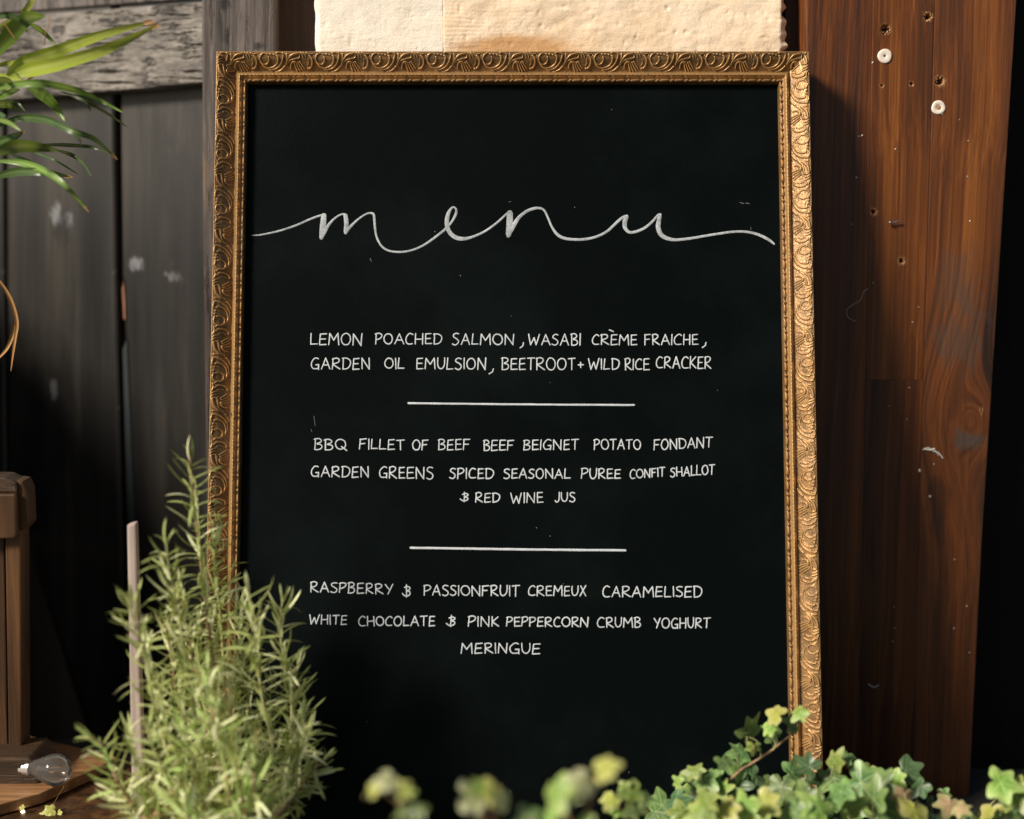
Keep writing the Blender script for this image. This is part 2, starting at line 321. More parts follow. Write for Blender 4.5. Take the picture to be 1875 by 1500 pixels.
M['ivy_yellow'] = leaf_mat('ivy_leaf_yellow_green', (0.45, 0.50, 0.08), (0.58, 0.6, 0.2), (0.62, 0.62, 0.25), 0.6, 0.45, 0.3, 0.15)
M['stem_green'] = T('green_stem').set(Base_Color=(0.34, 0.34, 0.15), Roughness=0.6)
M['stem_brown'] = T('brown_stem').set(Base_Color=(0.30, 0.19, 0.10), Roughness=0.65)
M['plug'] = T('white_plastic_plug').set(Base_Color=(0.80, 0.72, 0.62), Roughness=0.45)
M['hole'] = T('dark_hole').set(Base_Color=(0.004, 0.003, 0.002), Roughness=0.9, Specular_IOR_Level=0.0)
M['steel'] = T('dull_steel').set(Base_Color=(0.55, 0.55, 0.55), Metallic=0.9, Roughness=0.35)
M['lint'] = T('pale_lint').set(Base_Color=(0.75, 0.70, 0.62), Roughness=0.9)
M['raw'] = T('bare_splinter_wood').set(Base_Color=(0.42, 0.23, 0.10), Roughness=0.8)
g = T('clear_glass'); gl = g.n('BsdfGlossy', Color=(1, 1, 1, 1), Roughness=0.12); tp = g.n('BsdfTransparent', Color=(0.92, 0.90, 0.87, 1)); df = g.n('BsdfDiffuse', Color=(0.75, 0.72, 0.68, 1))
lw = g.n('LayerWeight', Blend=0.22); m1 = g.n('MixShader', Fac=0.07); g.l(tp.outputs[0], m1.inputs[1]); g.l(df.outputs[0], m1.inputs[2])
mx = g.n('MixShader', Fac=lw.outputs['Fresnel']); g.l(m1.outputs[0], mx.inputs[1]); g.l(gl.outputs[0], mx.inputs[2]); g.l(mx.outputs[0], g.out.inputs[0]); M['glass'] = g.m
g = T('glowing_led'); M['led'] = g.set(Base_Color=(1.0, 0.8, 0.5), Emission_Color=(1.0, 0.78, 0.45), Emission_Strength=9.0)
M['wire'] = T('copper_wire').set(Base_Color=(0.35, 0.2, 0.1), Metallic=0.8, Roughness=0.4)

# ---------------------------------------------------------------- setting: ground
GZ = -0.475
tag(link('ground', mesh('ground', [(-40, -40, GZ), (40, -40, GZ), (40, 40, GZ), (-40, 40, GZ)], [(0, 1, 2, 3)]), M['ground']), kind='structure')

# ---------------------------------------------------------------- stone wall behind the top of the board
YS = 0.142
def stone_sheet(px0, px1, seed, rag0, rag1, amp):
    a = W(px0, 60, YS); b = W(px1, 60, YS); z1 = 0.72; z0 = GZ
    xs = np.linspace(a.x, b.x, int((b.x-a.x)/0.0016)); zt = W(900, 110, YS).z
    zs = np.concatenate([np.linspace(z0, zt-0.03, 30), np.arange(zt-0.0284, zt+0.10, 0.0016), np.linspace(zt+0.104, z1, 14)])
    P = np.zeros((len(zs), len(xs), 3))
    for i, z in enumerate(zs):
        for j, x in enumerate(xs):
            n = noise.fractal((x*9+seed, z*13, seed), 1.0, 2.0, 3)*0.006*amp + noise.fractal((x*60, z*75, seed), 0.5, 2.1, 4)*0.0012*amp
            n += 0.0012*amp*max(0, noise.noise((x*7, z*16, seed+2)))*math.sin(z*1500+6*noise.noise((x*12, z*20, 1)))
            n -= 0.003*amp*max(0, noise.noise((x*150, z*150, seed))-0.42)*3
            n += 0.0022*amp*abs(noise.noise((x*28, z*60, 5+seed)))
            ex = 0
            if rag1: ex += max(0, 1-(b.x-x)/0.012)*(0.5+noise.noise((0, z*90, 3)))*0.012
            if rag0: ex += max(0, 1-(x-a.x)/0.006)*(0.5+noise.noise((0, z*50, 9)))*0.004
            P[i, j] = (x + (-ex if rag1 and x > b.x-0.012 else ex*0.5), YS - n + (ex*1.2), z)
    # wrap the sides back so that the block has depth
    L = P[:, :1].copy(); L[:, :, 1] = YS+0.16; Rr = P[:, -1:].copy(); Rr[:, :, 1] = YS+0.16
    return gridmesh('stone_block', np.concatenate([L, P, Rr], 1))
sw = empty('stone_wall', (0, YS, GZ), 'pale sandstone wall between the dark door post and the red brown timber, above the menu board', 'wall')
o = link('stone_block', stone_sheet(575, 812.0, 1.0, True, False, 0.22), M['stone_l'], sw); o['label'] = 'paler smoother block on the left'
o = link('stone_block', stone_sheet(812.1, 1449, 4.0, False, True, 0.42), M['stone_r'], sw); o['label'] = 'warmer rough block with brown stains'
for s in sw.children: s.location = -Vector(sw.location)

# ---------------------------------------------------------------- right-hand glued timber
YP = 0.118
def prism(name, px, Y, depth, m, parent=None, bev=0.0008):
    pts = [W(x, y, Y) for x, y in px]
    o = link(name, prism_mesh(pts, Vector((0, depth, 0)), bev, name), m)
    if parent: o.parent = parent; o.location = -Vector(parent.location)
    return o
def redge(y): return 1861 - 0.064*y if y < 1000 else 1797-0.05*(y-1000)
bx = W(1660, 1000, YP)
beam = empty('timber_post', (bx.x, YP, GZ), 'wide red brown glued timber post with white plugs, right of the menu board', 'timber post')
HOLES = [(1622, 54, 7.5, 1), (1699, 31, 5.5, 2), (1721, 149, 6.5, 2), (1615, 157, 2.6, 2), (1669, 154, 3.0, 2), (1600, 388, 4.5, 2), (1651, 478, 4.5, 2), (1797, 753, 3, 0), (1570, 325, 1.5, 0)]
def stave(e0, e1, y0, y1, m, seed, proud=0.0, label=None):
    """a lath of the post: its face is a fine sheet with drilled holes, dents and softened long edges"""
    n = 90; ys = np.concatenate([np.arange(max(y0, -60), min(y1, 540), 1.3), np.arange(max(540, y0), y1, 7.0)]) if y0 < 540 else np.arange(y0, y1, 5.0)
    if y0 < -60: ys = np.concatenate([[y0, (y0-60)/2], ys])
    ys = np.append(ys, y1); s = np.linspace(0, 1, n); s = np.concatenate([[0, 0.004, 0.010], s[2:-2], [0.990, 0.996, 1]]); n = len(s)
    P = np.zeros((len(ys), n+2, 3)); A = np.zeros((len(ys), n+2))
    for i, y in enumerate(ys):
        a = W(e0(y), y, YP); b = W(e1(y), y, YP)
        for j, q in enumerate(s):
            p = a.lerp(b, q); px = e0(y)+(e1(y)-e0(y))*q
            d = noise.noise((p.x*260+seed, p.z*5, seed))*0.00022 + noise.noise((p.x*30, p.z*9, seed))*0.0004
            ed = min(q, 1-q)*(b.x-a.x); d += max(0, 0.0004-ed)*0.6
            en = min(i, len(ys)-1-i)
            raw = 0
            for hx, hy, hr, k in HOLES:
                r = math.hypot(px-hx, y-hy)
                if r < hr*2.4:
                    rr = hr*(1+0.75*noise.noise((px*0.33, y*0.33, hx)))
                    if r < rr: d += 0.012*min(1, (rr-r)/2.2); raw = max(raw, 1.0 if r > rr*0.66 else 0.0)
                    elif k == 2 and r < rr*1.9: u = (rr*1.9-r)/(rr*0.9); d -= 0.0006*u*noise.noise((px*0.9, y*0.5, 2)); raw = max(raw, u*1.3*(noise.noise((px*.5, y*.3, 8))+0.55))
                    elif r < rr*1.25: raw = max(raw, 0.4)
            P[i, j+1] = (p.x, YP+d-proud, p.z); A[i, j+1] = raw
        P[i, 0] = P[i, 1]+np.array([0, 0.115, 0]); P[i, -1] = P[i, -2]+np.array([0, 0.115, 0])
    o = link('stave', gridmesh('stave', P, {'raw': A}), m); o.parent = beam; o.location = -Vector(beam.location)
    if label: o['label'] = label
    return o
for k in ('stave_a', 'stave_b', 'stave_c', 'stave_d'):                  # bare wood shows where the holes tore the stain
    t = M[k].node_tree; b = t.nodes['Principled BSDF']; src = b.inputs['Base Color'].links[0].from_socket
    at = t.nodes.new('ShaderNodeAttribute'); at.attribute_name = 'raw'; mx = t.nodes.new('ShaderNodeMix'); mx.data_type = 'RGBA'; mx.clamp_factor = True
    t.links.new(at.outputs['Fac'], mx.inputs[0]); t.links.new(src, mx.inputs[6]); mx.inputs[7].default_value = (0.45, 0.24, 0.10, 1); t.links.new(mx.outputs[2], b.inputs['Base Color'])
e_l = lambda y: 1477.0+0.012*y
e_1 = lambda y: 1598-0.018*y
e_2 = lambda y: 1712-0.030*y
stave(e_l, lambda y: e_1(y)-0.15, -330, 1760, M['stave_a'], 1.0)
stave(lambda y: e_1(y)+0.15, lambda y: e_2(y)-0.15, -330, 695, M['stave_b'], 2.0, 0.0002, 'orange brown stave ending in a glued joint')
stave(lambda y: e_1(y)+0.15, lambda y: e_2(y)-0.15, 695.5, 1760, M['stave_d'], 3.0, 0.0, 'darker stave with wide wavy grain')
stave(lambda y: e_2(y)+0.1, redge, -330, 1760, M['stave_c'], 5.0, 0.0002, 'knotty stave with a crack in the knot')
def child(o, parent):
    o.parent = parent; o.location = Vector(o.location)-wloc(parent); return o
def disc_part(name, px, py, r_px, m, prof, parent, lean=0):
    c = W(px, py, YP); s = PXM*(c-CP).length/DIST
    v, f = lathe_geo([(r*r_px*s, z*r_px*s) for r, z in prof], 26)
    for p in v: p *= 1; p.x *= 1+0.05*math.sin(3*math.atan2(p.y, p.x)+px)
    me = mesh(name, v, f); me.transform(Matrix.Rotation(R(90), 4, 'X'))
    o = link(name, me, m, smooth=True); o.location = (c.x, c.y, c.z); o.rotation_euler = (lean, 0, 0); return child(o, parent)
PL = [(1.0, -0.3), (1.0, 0.08), (0.95, 0.17), (0.86, 0.2), (0.5, 0.17), (0.24, 0.15), (0.15, 0.1), (0.13, -0.2), (0.0, -0.2)]
p1 = disc_part('wall_plug', 1620, 103, 12.3, M['plug'], PL, beam); p1['label'] = 'upper white plug with an open centre hole'
p2 = disc_part('wall_plug', 1718, 197, 12.0, M['plug'], [(1.0, -0.3), (1.0, 0.08), (0.95, 0.17), (0.86, 0.2), (0.42, 0.18), (0.36, 0.12), (0.0, 0.10)], beam); p2['label'] = 'lower white plug with a filled tan centre'
for p, r, m, z in ((p1, 0.15, M['hole'], 0.05), (p2, 0.34, M['raw'], 0.17)):
    me = mesh('plug_centre', *lathe_geo([(12*r*PXM*1.1, 0), (12*r*PXM*0.6, 0.0003), (0.00001, 0.0003)], 16)); me.transform(Matrix.Rotation(R(90), 4, 'X'))
    o = link('plug_centre', me, m, smooth=True); o.parent = p; o.location = (0, -12*z*PXM*1.1, 0)
a, b = W(1628, 408, YP-0.004), W(1649, 405, YP-0.004)                 # screw lying proud of the face
o = tube('screw', [a, a.lerp(b, 0.15), a.lerp(b, 0.16), a.lerp(b, 0.5), b], [0.0016, 0.0017, 0.0010, 0.0010, 0.0008], M['steel'], seg=10); o.parent = beam; o.location = -Vector(beam.location)
def fibre(name, pts, r, m, parent, Y=YP):
    q = catmull([tuple(W(x, y, Y-0.0012)) for x, y in pts], 5); o = tube(name, [Vector(p) for p in q], r, m, seg=5); o.parent = parent; o.location = -Vector(parent.location); return o
for pts, r in (([(1690, 824), (1700, 820), (1708, 826), (1718, 829), (1727, 840)], 0.0007), ([(1692, 822), (1702, 824), (1712, 822)], 0.0013), ([(1712, 824), (1719, 835)], 0.0004),
               ([(1590, 1252), (1596, 1257), (1603, 1258), (1609, 1254)], 0.0006),
               ([(1590, 529), (1582, 534), (1575, 550), (1562, 558), (1551, 566), (1552, 580), (1560, 586), (1567, 588)], 0.00022)):
    fibre('lint', pts, r, M['lint'], beam)
def speck(px, py, r, Y=YP, name='fleck', parent=None, m=None, squash=0.12):
    c = W(px, py, Y-0.0006); bm = bmesh.new(); bmesh.ops.create_icosphere(bm, subdivisions=1, radius=r*PXM*0.8)
    for v in bm.verts: v.co.y *= squash; v.co += Vector((random.uniform(-1, 1), 0, random.uniform(-1, 1)))*r*PXM*0.25
    me = bpy.data.meshes.new(name); bm.to_mesh(me); bm.free(); o = link(name, me, m or M['lint'], smooth=True); o.location = c
    return child(o, parent or beam)
for x, y, r in ((1579, 248, 2.6), (1573, 250, 1.3), (1568, 325, 2.2), (1640, 273, 2.0), (1598, 115, 2.6), (1726, 208, 3), (1684, 862, 4.5), (1710, 850, 2), (1703, 909, 3), (1665, 710, 1.8), (1661, 768, 1.4), (1627, 744, 1.3),
                (1637, 1111, 1.4), (1638, 1150, 1.4), (1635, 1175, 1.4), (1748, 1024, 1.8), (1770, 1110, 1.8), (1775, 1195, 1.8), (1747, 1151, 2.2), (1773, 258, 1.6), (1771, 323, 1.8), (1776, 405, 1.8), (1757, 219, 1.3), (1559, 411, 1.4), (1599, 518, 1.4), (1682, 562, 1.4), (1671, 590, 1.6)):
    speck(x, y, r)

prism('filler_strip', [(1438, -300), (1482, -300), (1482, 1700), (1438, 1700)], 0.172, 0.05, M['brown_dark'])
tag(bpy.data.objects['filler_strip'], 'dark brown filler strip recessed between sandstone and red brown timber', 'filler strip')
o = prism('back_wall', [(1400, -900), (3100, -900), (3100, 2300), (1400, 2300)], 0.62, 0.05, M['black']); tag(o, kind='structure')
# black sheet standing in for the shaded recess behind the post's right edge
o = prism('recess_dark_sheet', [(1790, -500), (2260, -500), (2260, 1700), (1700, 1700)], 0.20, 0.03, M['black'])
tag(o, 'black sheet standing in for the shaded recess at the right edge, behind the red brown timber', 'board')

# ---------------------------------------------------------------- left: oak post, brown reveal and the door
YJ = 0.165
o = prism('door_post', [(367, -400), (498, -400), (500, 100), (505, 1750), (392, 1750), (371, 420)], YJ, 0.12, M['jamb'], bev=0.003)
tag(o, 'weathered grey brown oak door post with dark knots, just left of the gilt frame', 'door post')
o = prism('reveal_board', [(500, -400), (577, -400), (580, 1700), (505, 1700)], 0.205, 0.08, M['brown_dark'])
tag(o, 'dark brown board set back between the oak door post and the pale stone', 'board')

dl, dr = W(0, 500, 0.40), W(367, 500, 0.275)
DN = Vector((dr.y-dl.y, -(dr.x-dl.x), 0)).normalized()
if DN.y > 0: DN = -DN
DN = (DN + Vector((0, 0, 0.055))).normalized()
dpt = (dl+dr)/2
def Dr(px, py, off=0): return hit(px, py, dpt+DN*off, DN)
door = empty('plank_door', (dpt.x, dpt.y, GZ), 'dark weathered plank door with a silvery top rail, at left behind the palm leaves', 'door')
def dprism(name, px, off, thick, m, bev=0.0015, parent=door):
    o = link(name, prism_mesh([Dr(x, y, off) for x, y in px], -DN*thick, bev, name), m); o.parent = parent; o.location = -wloc(parent); return o
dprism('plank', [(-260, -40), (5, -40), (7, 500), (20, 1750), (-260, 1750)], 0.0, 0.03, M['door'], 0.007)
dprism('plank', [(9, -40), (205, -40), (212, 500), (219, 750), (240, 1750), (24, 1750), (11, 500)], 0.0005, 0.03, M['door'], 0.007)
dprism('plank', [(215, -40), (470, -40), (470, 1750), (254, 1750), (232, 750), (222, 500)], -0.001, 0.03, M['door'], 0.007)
dprism('backing', [(-260, -40), (470, -40), (470, 1750), (-260, 1750)], -0.035, 0.01, M['black'])
dprism('shaded_stake_top', [(224, 640), (232, 620), (246, 955), (233, 955)], 0.001, 0.006, M['teal_shade'], 0.001)  # upper stake in shade, put in as a dark teal strip
dprism('edge_highlight', [(223, 530), (226, 512), (229, 560), (229, 586), (226, 586)], 0.001, 0.006, M['copper'], 0.001)  # coppery highlight beside the gap, put in as an orange sliver
# top rail: cracked silvery oak, really furrowed
def rail_mesh():
    n, m = 420, 110; P = np.zeros((m, n, 3))
    for j in range(n):
        x = -260+(480+260)*j/(n-1); yt = 32-0.075*x; yb = 184-0.088*x
        for i in range(m):
            s = i/(m-1); y = yt+(yb-yt)*s
            c = noise.fractal((x*0.010, y*0.09+0.4*noise.noise((x*0.02, 3, 0)), 1.5), 0.7, 2.2, 4)
            k = max(0, -c-0.12)*0.007 + 0.0012*abs(noise.noise((x*0.03, y*0.4, 7)))
            ed = min(s, 1-s); k += max(0, 0.05-ed)*0.05
            p = Dr(x, y, 0.026-min(k, 0.010)); P[i, j] = p
    T0 = P[:1].copy()-np.array(DN)*0.03; B0 = P[-1:].copy()-np.array(DN)*0.03
    return gridmesh('top_rail', np.concatenate([T0, P, B0], 0))
o = link('top_rail', rail_mesh(), M['rail']); o.parent = door; o.location = -wloc(door)
dprism('upper_panel', [(-260, -300), (470, -300), (470, -12), (-260, 44)], 0.004, 0.03, M['jamb'])

# dark plank leaning by the door
o = prism('leaning_plank', [(15, 985), (55, 1010), (165, 1350), (60, 1360), (20, 1360)], 0.17, 0.02, M['black'], bev=0.002)
tag(o, 'black plank leaning in the shade behind the brown crate post', 'plank')
# pale stake
a0, a1, b1, b0 = (232, 962), (248, 958), (268, 1620), (244, 1620)
o = prism('plant_stake', [a0, a1, b1, b0], -0.12, 0.012, M['stake'], bev=0.002)
tag(o, 'pale pinkish wooden stake standing upright behind the rosemary', 'stake')

# ---------------------------------------------------------------- brown crate post, shelf, bulb, fairy light
cr = empty('wooden_crate', (W(15, 1300, 0.0).x, 0.0, GZ), 'dark brown wooden crate stand with a capped corner post at the left edge', 'crate')
prism('post', [(9, 975), (37, 965), (39, 1392), (16, 1392)], 0.0, 0.03, M['crate'], cr, 0.0015)
prism('side_board', [(-160, 985), (7, 975), (14, 1392), (-160, 1392)], 0.006, 0.02, M['crate'], cr, 0.0015)
prism('cap_block', [(-160, 905), (28, 905), (30, 976), (27, 986), (-160, 992)], -0.012, 0.035, M['crate'], cr, 0.002)
prism('cap_end', [(22, 880), (40, 882), (48, 900), (51, 962), (44, 972), (29, 974)], -0.002, 0.03, M['crate'], cr, 0.003)
prism('cap_top', [(-160, 870), (8, 874), (30, 884), (32, 902), (-160, 903)], -0.006, 0.03, M['crate_dark'], cr, 0.002)
prism('foot_block', [(-160, 1393), (52, 1388), (66, 1400), (72, 1420), (70, 1450), (78, 1470), (66, 1492), (-160, 1520)], -0.035, 0.06, M['crate_dark'], cr, 0.003)
prism('base', [(-160, 1500), (60, 1495), (60, 1660), (-160, 1660)], -0.02, 0.09, M['crate_dark'], cr, 0.002)
SZ = W(120, 1372, 0.06).z
def hplank(name, px, z, th, m, lab, cat):
    pts = [H(x, y, z) for x, y in px]
    o = link(name, prism_mesh(pts, Vector((0, 0, -th)), 0.0015, name), m, origin=(pts[0].x, pts[0].y, z)); return tag(o, lab, cat)
hplank('shelf_board', [(-100, 1330), (38, 1343), (216, 1386), (190, 1400), (75, 1452), (-100, 1500)], SZ, 0.012, M['shelf'], 'warm brown shelf board carrying the clear bulb, beside the crate post', 'shelf')
o = hplank('lower_board', [(-60, 1520), (60, 1462), (165, 1418), (235, 1400), (330, 1430), (260, 1600), (-60, 1700)], SZ-0.0135, 0.05, M['crate'], 'dark brown box top just below the shelf board, left of the rosemary', 'box')
# bulb
prof = [(0.0001, 0.046), (0.005, 0.0455), (0.010, 0.0435), (0.0145, 0.039), (0.017, 0.032), (0.0165, 0.025), (0.013, 0.015), (0.0095, 0.007), (0.0085, 0.0)]
bc = H(92, 1436, SZ)+Vector((0, 0, 0.0165)); ax = (Vector((0.92, -0.28, 0.04))).normalized(); q = ax.to_track_quat('Z', 'Y')
bulb = empty('light_bulb', bc - Vector((0, 0, 0.0165)), 'clear glass light bulb lying unlit on the shelf board', 'light bulb')
def bpart(name, prof, m):
    v, f = lathe_geo(prof, 30); v = [q @ (p-Vector((0, 0, 0.022))) + Vector((0, 0, 0.0165)) for p in v]; o = link(name, mesh(name, v, f), m, smooth=True); o.parent = bulb; return o
bpart('glass_envelope', prof[::-1], M['glass'])
bpart('screw_cap', [(0.0088, 0.001), (0.0092, -0.002), (0.0085, -0.004), (0.0092, -0.006), (0.0085, -0.008), (0.0092, -0.010), (0.0085, -0.013), (0.004, -0.018), (0.0001, -0.019)], M['steel'])
bpart('stem_mount', [(0.004, 0.001), (0.003, 0.012), (0.0015, 0.016), (0.0001, 0.017)], M['glass'])
fq = [q @ (Vector(p)-Vector((0, 0, 0.022))) + Vector((0, 0, 0.0165)) for p in ((0.001, 0, 0.015), (0.007, 0, 0.030), (0.003, 0.003, 0.036), (0, 0.006, 0.028), (-0.003, 0.002, 0.036), (-0.007, 0, 0.030), (-0.001, 0, 0.015))]
o = tube('filament', fq, 0.0003, M['wire'], seg=5); o.parent = bulb
fp = W(42, 1487, -0.075)
fl = empty('fairy_light', fp, 'tiny lit fairy light on thin copper wire in the bottom left corner', 'fairy light')
bm = bmesh.new(); bmesh.ops.create_icosphere(bm, subdivisions=2, radius=0.0019); me = bpy.data.meshes.new('bead'); bm.to_mesh(me); bm.free()
o = link('bead', me, M['led'], smooth=True); o.parent = fl
wp = catmull([tuple(W(x, y, -0.075)-fp) for x, y in ((-20, 1500), (20, 1496), (42, 1490), (66, 1496), (92, 1480), (108, 1455), (118, 1440))], 5)
o = tube('wire', wp, 0.0003, M['wire'], seg=5); o.parent = fl

# ---------------------------------------------------------------- the menu board
aL = (Bp(401, 92)[0]+Bp(388, 930)[0])/2; aR = (Bp(1477, 97)[0]+Bp(1499, 1400)[0])/2; bT = Bp(939, 94, 0.016)[1]; bB = Bp(939, 1625)[1]
FW = 0.0308
board = empty('menu_board', B((aL+aR)/2, bB, 0), 'black menu board in an ornate gilt frame, hand lettered in white, leaning against the wall', 'menu board')
def onboard(o): o.parent = board; o.location = -Vector(board.location); return o
me = prism_mesh([B(a, b, 0) for a, b in ((aL+0.014, bB+0.014), (aR-0.014, bB+0.014), (aR-0.014, bT-0.014), (aL+0.014, bT-0.014))], -BN*0.008, 0.0005, 'panel')
onboard(link('panel', me, M['panel']))
# relief of one repeat of the carved band, 103 px long, 34 px wide (photo pixels), from strokes
def tile():
    NU, NV = 412, 140; U, V = np.meshgrid(np.arange(NU)/4.0, np.arange(NV)/4.0, indexing='ij'); Hh = np.zeros((NU, NV))
    def st(pts, ws, h, off=True):
        nonlocal Hh
        pts = [((x-650)/9.375, (y-110)/9.375) for x, y in pts]; n = len(pts); ws = np.interp(np.linspace(0, 1, n), np.linspace(0, 1, len(ws)), ws)
        q = catmull([(p[0], p[1], w_) for p, w_ in zip(pts, ws)], 8)
        for du in (-103, 0, 103):
            for i in range(len(q)-1):
                x0, y0, w0 = q[i]; x1, y1, w1 = q[i+1]; x0 += du; x1 += du
                if max(x0, x1) < -6 or min(x0, x1) > 109: continue
                dx, dy = x1-x0, y1-y0; L = dx*dx+dy*dy+1e-9; t = np.clip(((U-x0)*dx+(V-y0)*dy)/L, 0, 1)
                d = np.hypot(U-x0-t*dx, V-y0-t*dy); w_ = (w0+(w1-w0)*t)*0.64
                Hh = np.maximum(Hh, h*np.sqrt(np.clip(1-(d/w_)**2, 0, 1))*(0.55+0.45*np.clip(w_/1.6, 0, 1)))
    st([(812, 200), (815, 260), (770, 315), (700, 310), (662, 250), (680, 180), (740, 145), (790, 165)], [1.3, 1.7, 1.5, 1.2], 1.0)
    st([(668, 270), (720, 345), (800, 370), (890, 350), (955, 300), (978, 215), (960, 190)], [0.9, 1.5, 1.9, 2.2], 1.05)
    st([(740, 362), (850, 392), (950, 365), (1030, 290), (1068, 190), (1055, 140)], [0.8, 1.6, 2.0, 1.6], 1.0)
    st([(800, 400), (900, 428), (1000, 405), (1078, 345)], [0.7, 1.6, 2.0], 0.9)
    st([(790, 160), (800, 165)], [1.9], 1.25); st([(848, 160), (856, 168)], [1.9], 1.2); st([(905, 172), (912, 180)], [1.7], 1.1)
    st([(960, 140), (1000, 135), (1040, 150)], [2.2, 1.6], 1.2); st([(1128, 150), (1132, 200), (1118, 255)], [1.0, 1.6, 0.8], 0.9)
    st([(1098, 320), (1150, 240), (1215, 180), (1300, 155), (1335, 150)], [0.9, 2.2, 3.0, 2.0], 1.25)
    st([(1105, 330), (1170, 265), (1250, 240), (1335, 225), (1355, 190)], [0.7, 1.5, 1.7, 1.0], 1.1)
    st([(1185, 375), (1190, 320), (1225, 285), (1275, 285)], [1.1, 2.0, 2.2], 1.35)
    for a, b, c in (((1250, 290), (1270, 360), (1300, 430)), ((1285, 295), (1310, 360), (1350, 425)), ((1315, 290), (1350, 350), (1395, 405)), ((1345, 280), (1385, 330), (1425, 375))):
        st([a, b, c], [1.6, 1.4, 1.1], 1.15)
    for a, b, c in (((1335, 140), (1350, 180), (1350, 235)), ((1370, 135), (1400, 170), (1410, 220)), ((1415, 135), (1445, 175), (1460, 225)), ((1470, 140), (1530, 165), (1590, 150))):
        st([a, b, c], [1.7, 1.5, 0.8], 1.05)
    st([(1520, 185), (1560, 235), (1560, 310), (1520, 370), (1480, 378)], [1.6, 1.8, 1.6, 1.9], 1.1)
    st([(1490, 240), (1500, 290), (1480, 330)], [1.2, 1.3], 0.7); st([(1600, 180), (1625, 230), (1640, 300)], [1.5, 1.5, 0.8], 0.8)
    return Hh
TILE = tile(); NU, NV = TILE.shape
def relief(u, wv):
    """u along the rail and wv across it in px -> ornament height 0..1.3"""
    x = (u % 103.0)*4; y = np.clip(wv*4, 0, NV-1.001); x0 = np.floor(x).astype(int) % NU; x1 = (x0+1) % NU; fx = x-np.floor(x)
    y0 = np.floor(y).astype(int); fy = y-y0; y1 = np.minimum(y0+1, NV-1)
    return (TILE[x0, y0]*(1-fx)+TILE[x1, y0]*fx)*(1-fy)+(TILE[x0, y1]*(1-fx)+TILE[x1, y1]*fx)*fy
PW = [0, 1.2, 2.6, 6, 14, 22, 29, 32.5, 34, 36, 39, 41.3, 42.6, 45, 47, 48.2, 51, 53.2, 54.2]
PH = [15.6, 17.2, 16.9, 16.6, 14.6, 11.0, 7.8, 6.3, 6.4, 7.9, 10.0, 11.6, 11.0, 8.2, 7.0, 7.6, 9.2, 8.0, 3.0]
def rail_part(name, L, place, w0, w1, nw, side_out=False, side_in=False, u0=0):
    wv = np.linspace(w0, w1, nw); sc = FW/54.2
    n = int(L/0.00050); s = np.linspace(0, 1, n); Wm, Sm = np.meshgrid(wv*sc, s); U = Wm+Sm*(L-2*Wm); up_ = U/sc + u0; wp_ = Wm/sc
    base = np.interp(wp_, PW, PH)*0.001
    r = np.zeros_like(base)
    m = (wp_ > 1.5) & (wp_ < 33.5); r = np.where(m, relief(up_, (wp_-0.6)*1.02), 0)*0.0017
    rr = rng.random((n//2+1, nw)); stip = np.repeat(rr, 2, 0)[:n]; r = r + np.where(m & (r < 0.0005), (stip-0.4)*0.00028, 0)
    cr_ = (wp_ > 40) & (wp_ < 43.2); r += np.where(cr_, 0.00035*np.clip(np.sin(up_*2*np.pi/7.0+0.8*np.sin(up_*0.13))*1.0+0.2*np.sin(up_*0.9), 0, 1)*np.clip(1-np.abs(wp_-41.6)/1.6, 0, 1), 0)
    ph = (up_+0.35*(wp_-48)*1.2) % 27.0
    rope = np.clip(1-((ph-4)/3.0)**2, 0, 1)**0.5*1.1+np.clip(1-((ph-16)/8.2)**2, 0, 1)**0.5*0.95
    ro = (wp_ > 47.6) & (wp_ <= 53.6); r += np.where(ro, (rope-0.55)*0.0016*np.clip(1-((wp_-50.6)/3.2)**2, 0, 1), 0)
    r += 0.00012*np.sin(up_*0.05+wp_*0.2)
    h = base+r
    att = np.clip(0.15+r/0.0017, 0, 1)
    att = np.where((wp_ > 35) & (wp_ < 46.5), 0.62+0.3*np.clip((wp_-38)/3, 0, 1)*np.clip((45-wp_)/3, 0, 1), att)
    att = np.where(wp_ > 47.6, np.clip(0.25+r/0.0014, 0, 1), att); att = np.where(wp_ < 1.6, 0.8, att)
    def world(Um, Wmm, hh):
        A, Bb = place(Um, Wmm); P = np.zeros(Um.shape+(3,)); P[..., 0] = A
        for k in (1, 2): P[..., k] = BV[k]*Bb+BN[k]*hh
        return P
    P = world(U, Wm, h)
    if side_out:
        for hh in (0.006, -0.006, -0.018): P = np.concatenate([world(U[:, :1], Wm[:, :1]+0*U[:, :1], np.full((n, 1), hh)), P], 1); att = np.concatenate([np.full((n, 1), 0.75), att], 1)
    if side_in:
        P = np.concatenate([P, world(U[:, -1:], Wm[:, -1:], np.full((n, 1), -0.001))], 1); att = np.concatenate([att, np.full((n, 1), 0.3)], 1)
    if name in FLIP: pass
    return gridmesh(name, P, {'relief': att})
FLIP = ()
hw, hh_ = aR-aL, bT-bB
sides = [('top', hw, lambda U, Wd: (aL+U, bT-Wd), 24), ('right', hh_, lambda U, Wd: (aR-Wd, bT-U), 50),
         ('bottom', hw, lambda U, Wd: (aR-U, bB+Wd), 0), ('left', hh_, lambda U, Wd: (aL+Wd, bB+U), 30)]
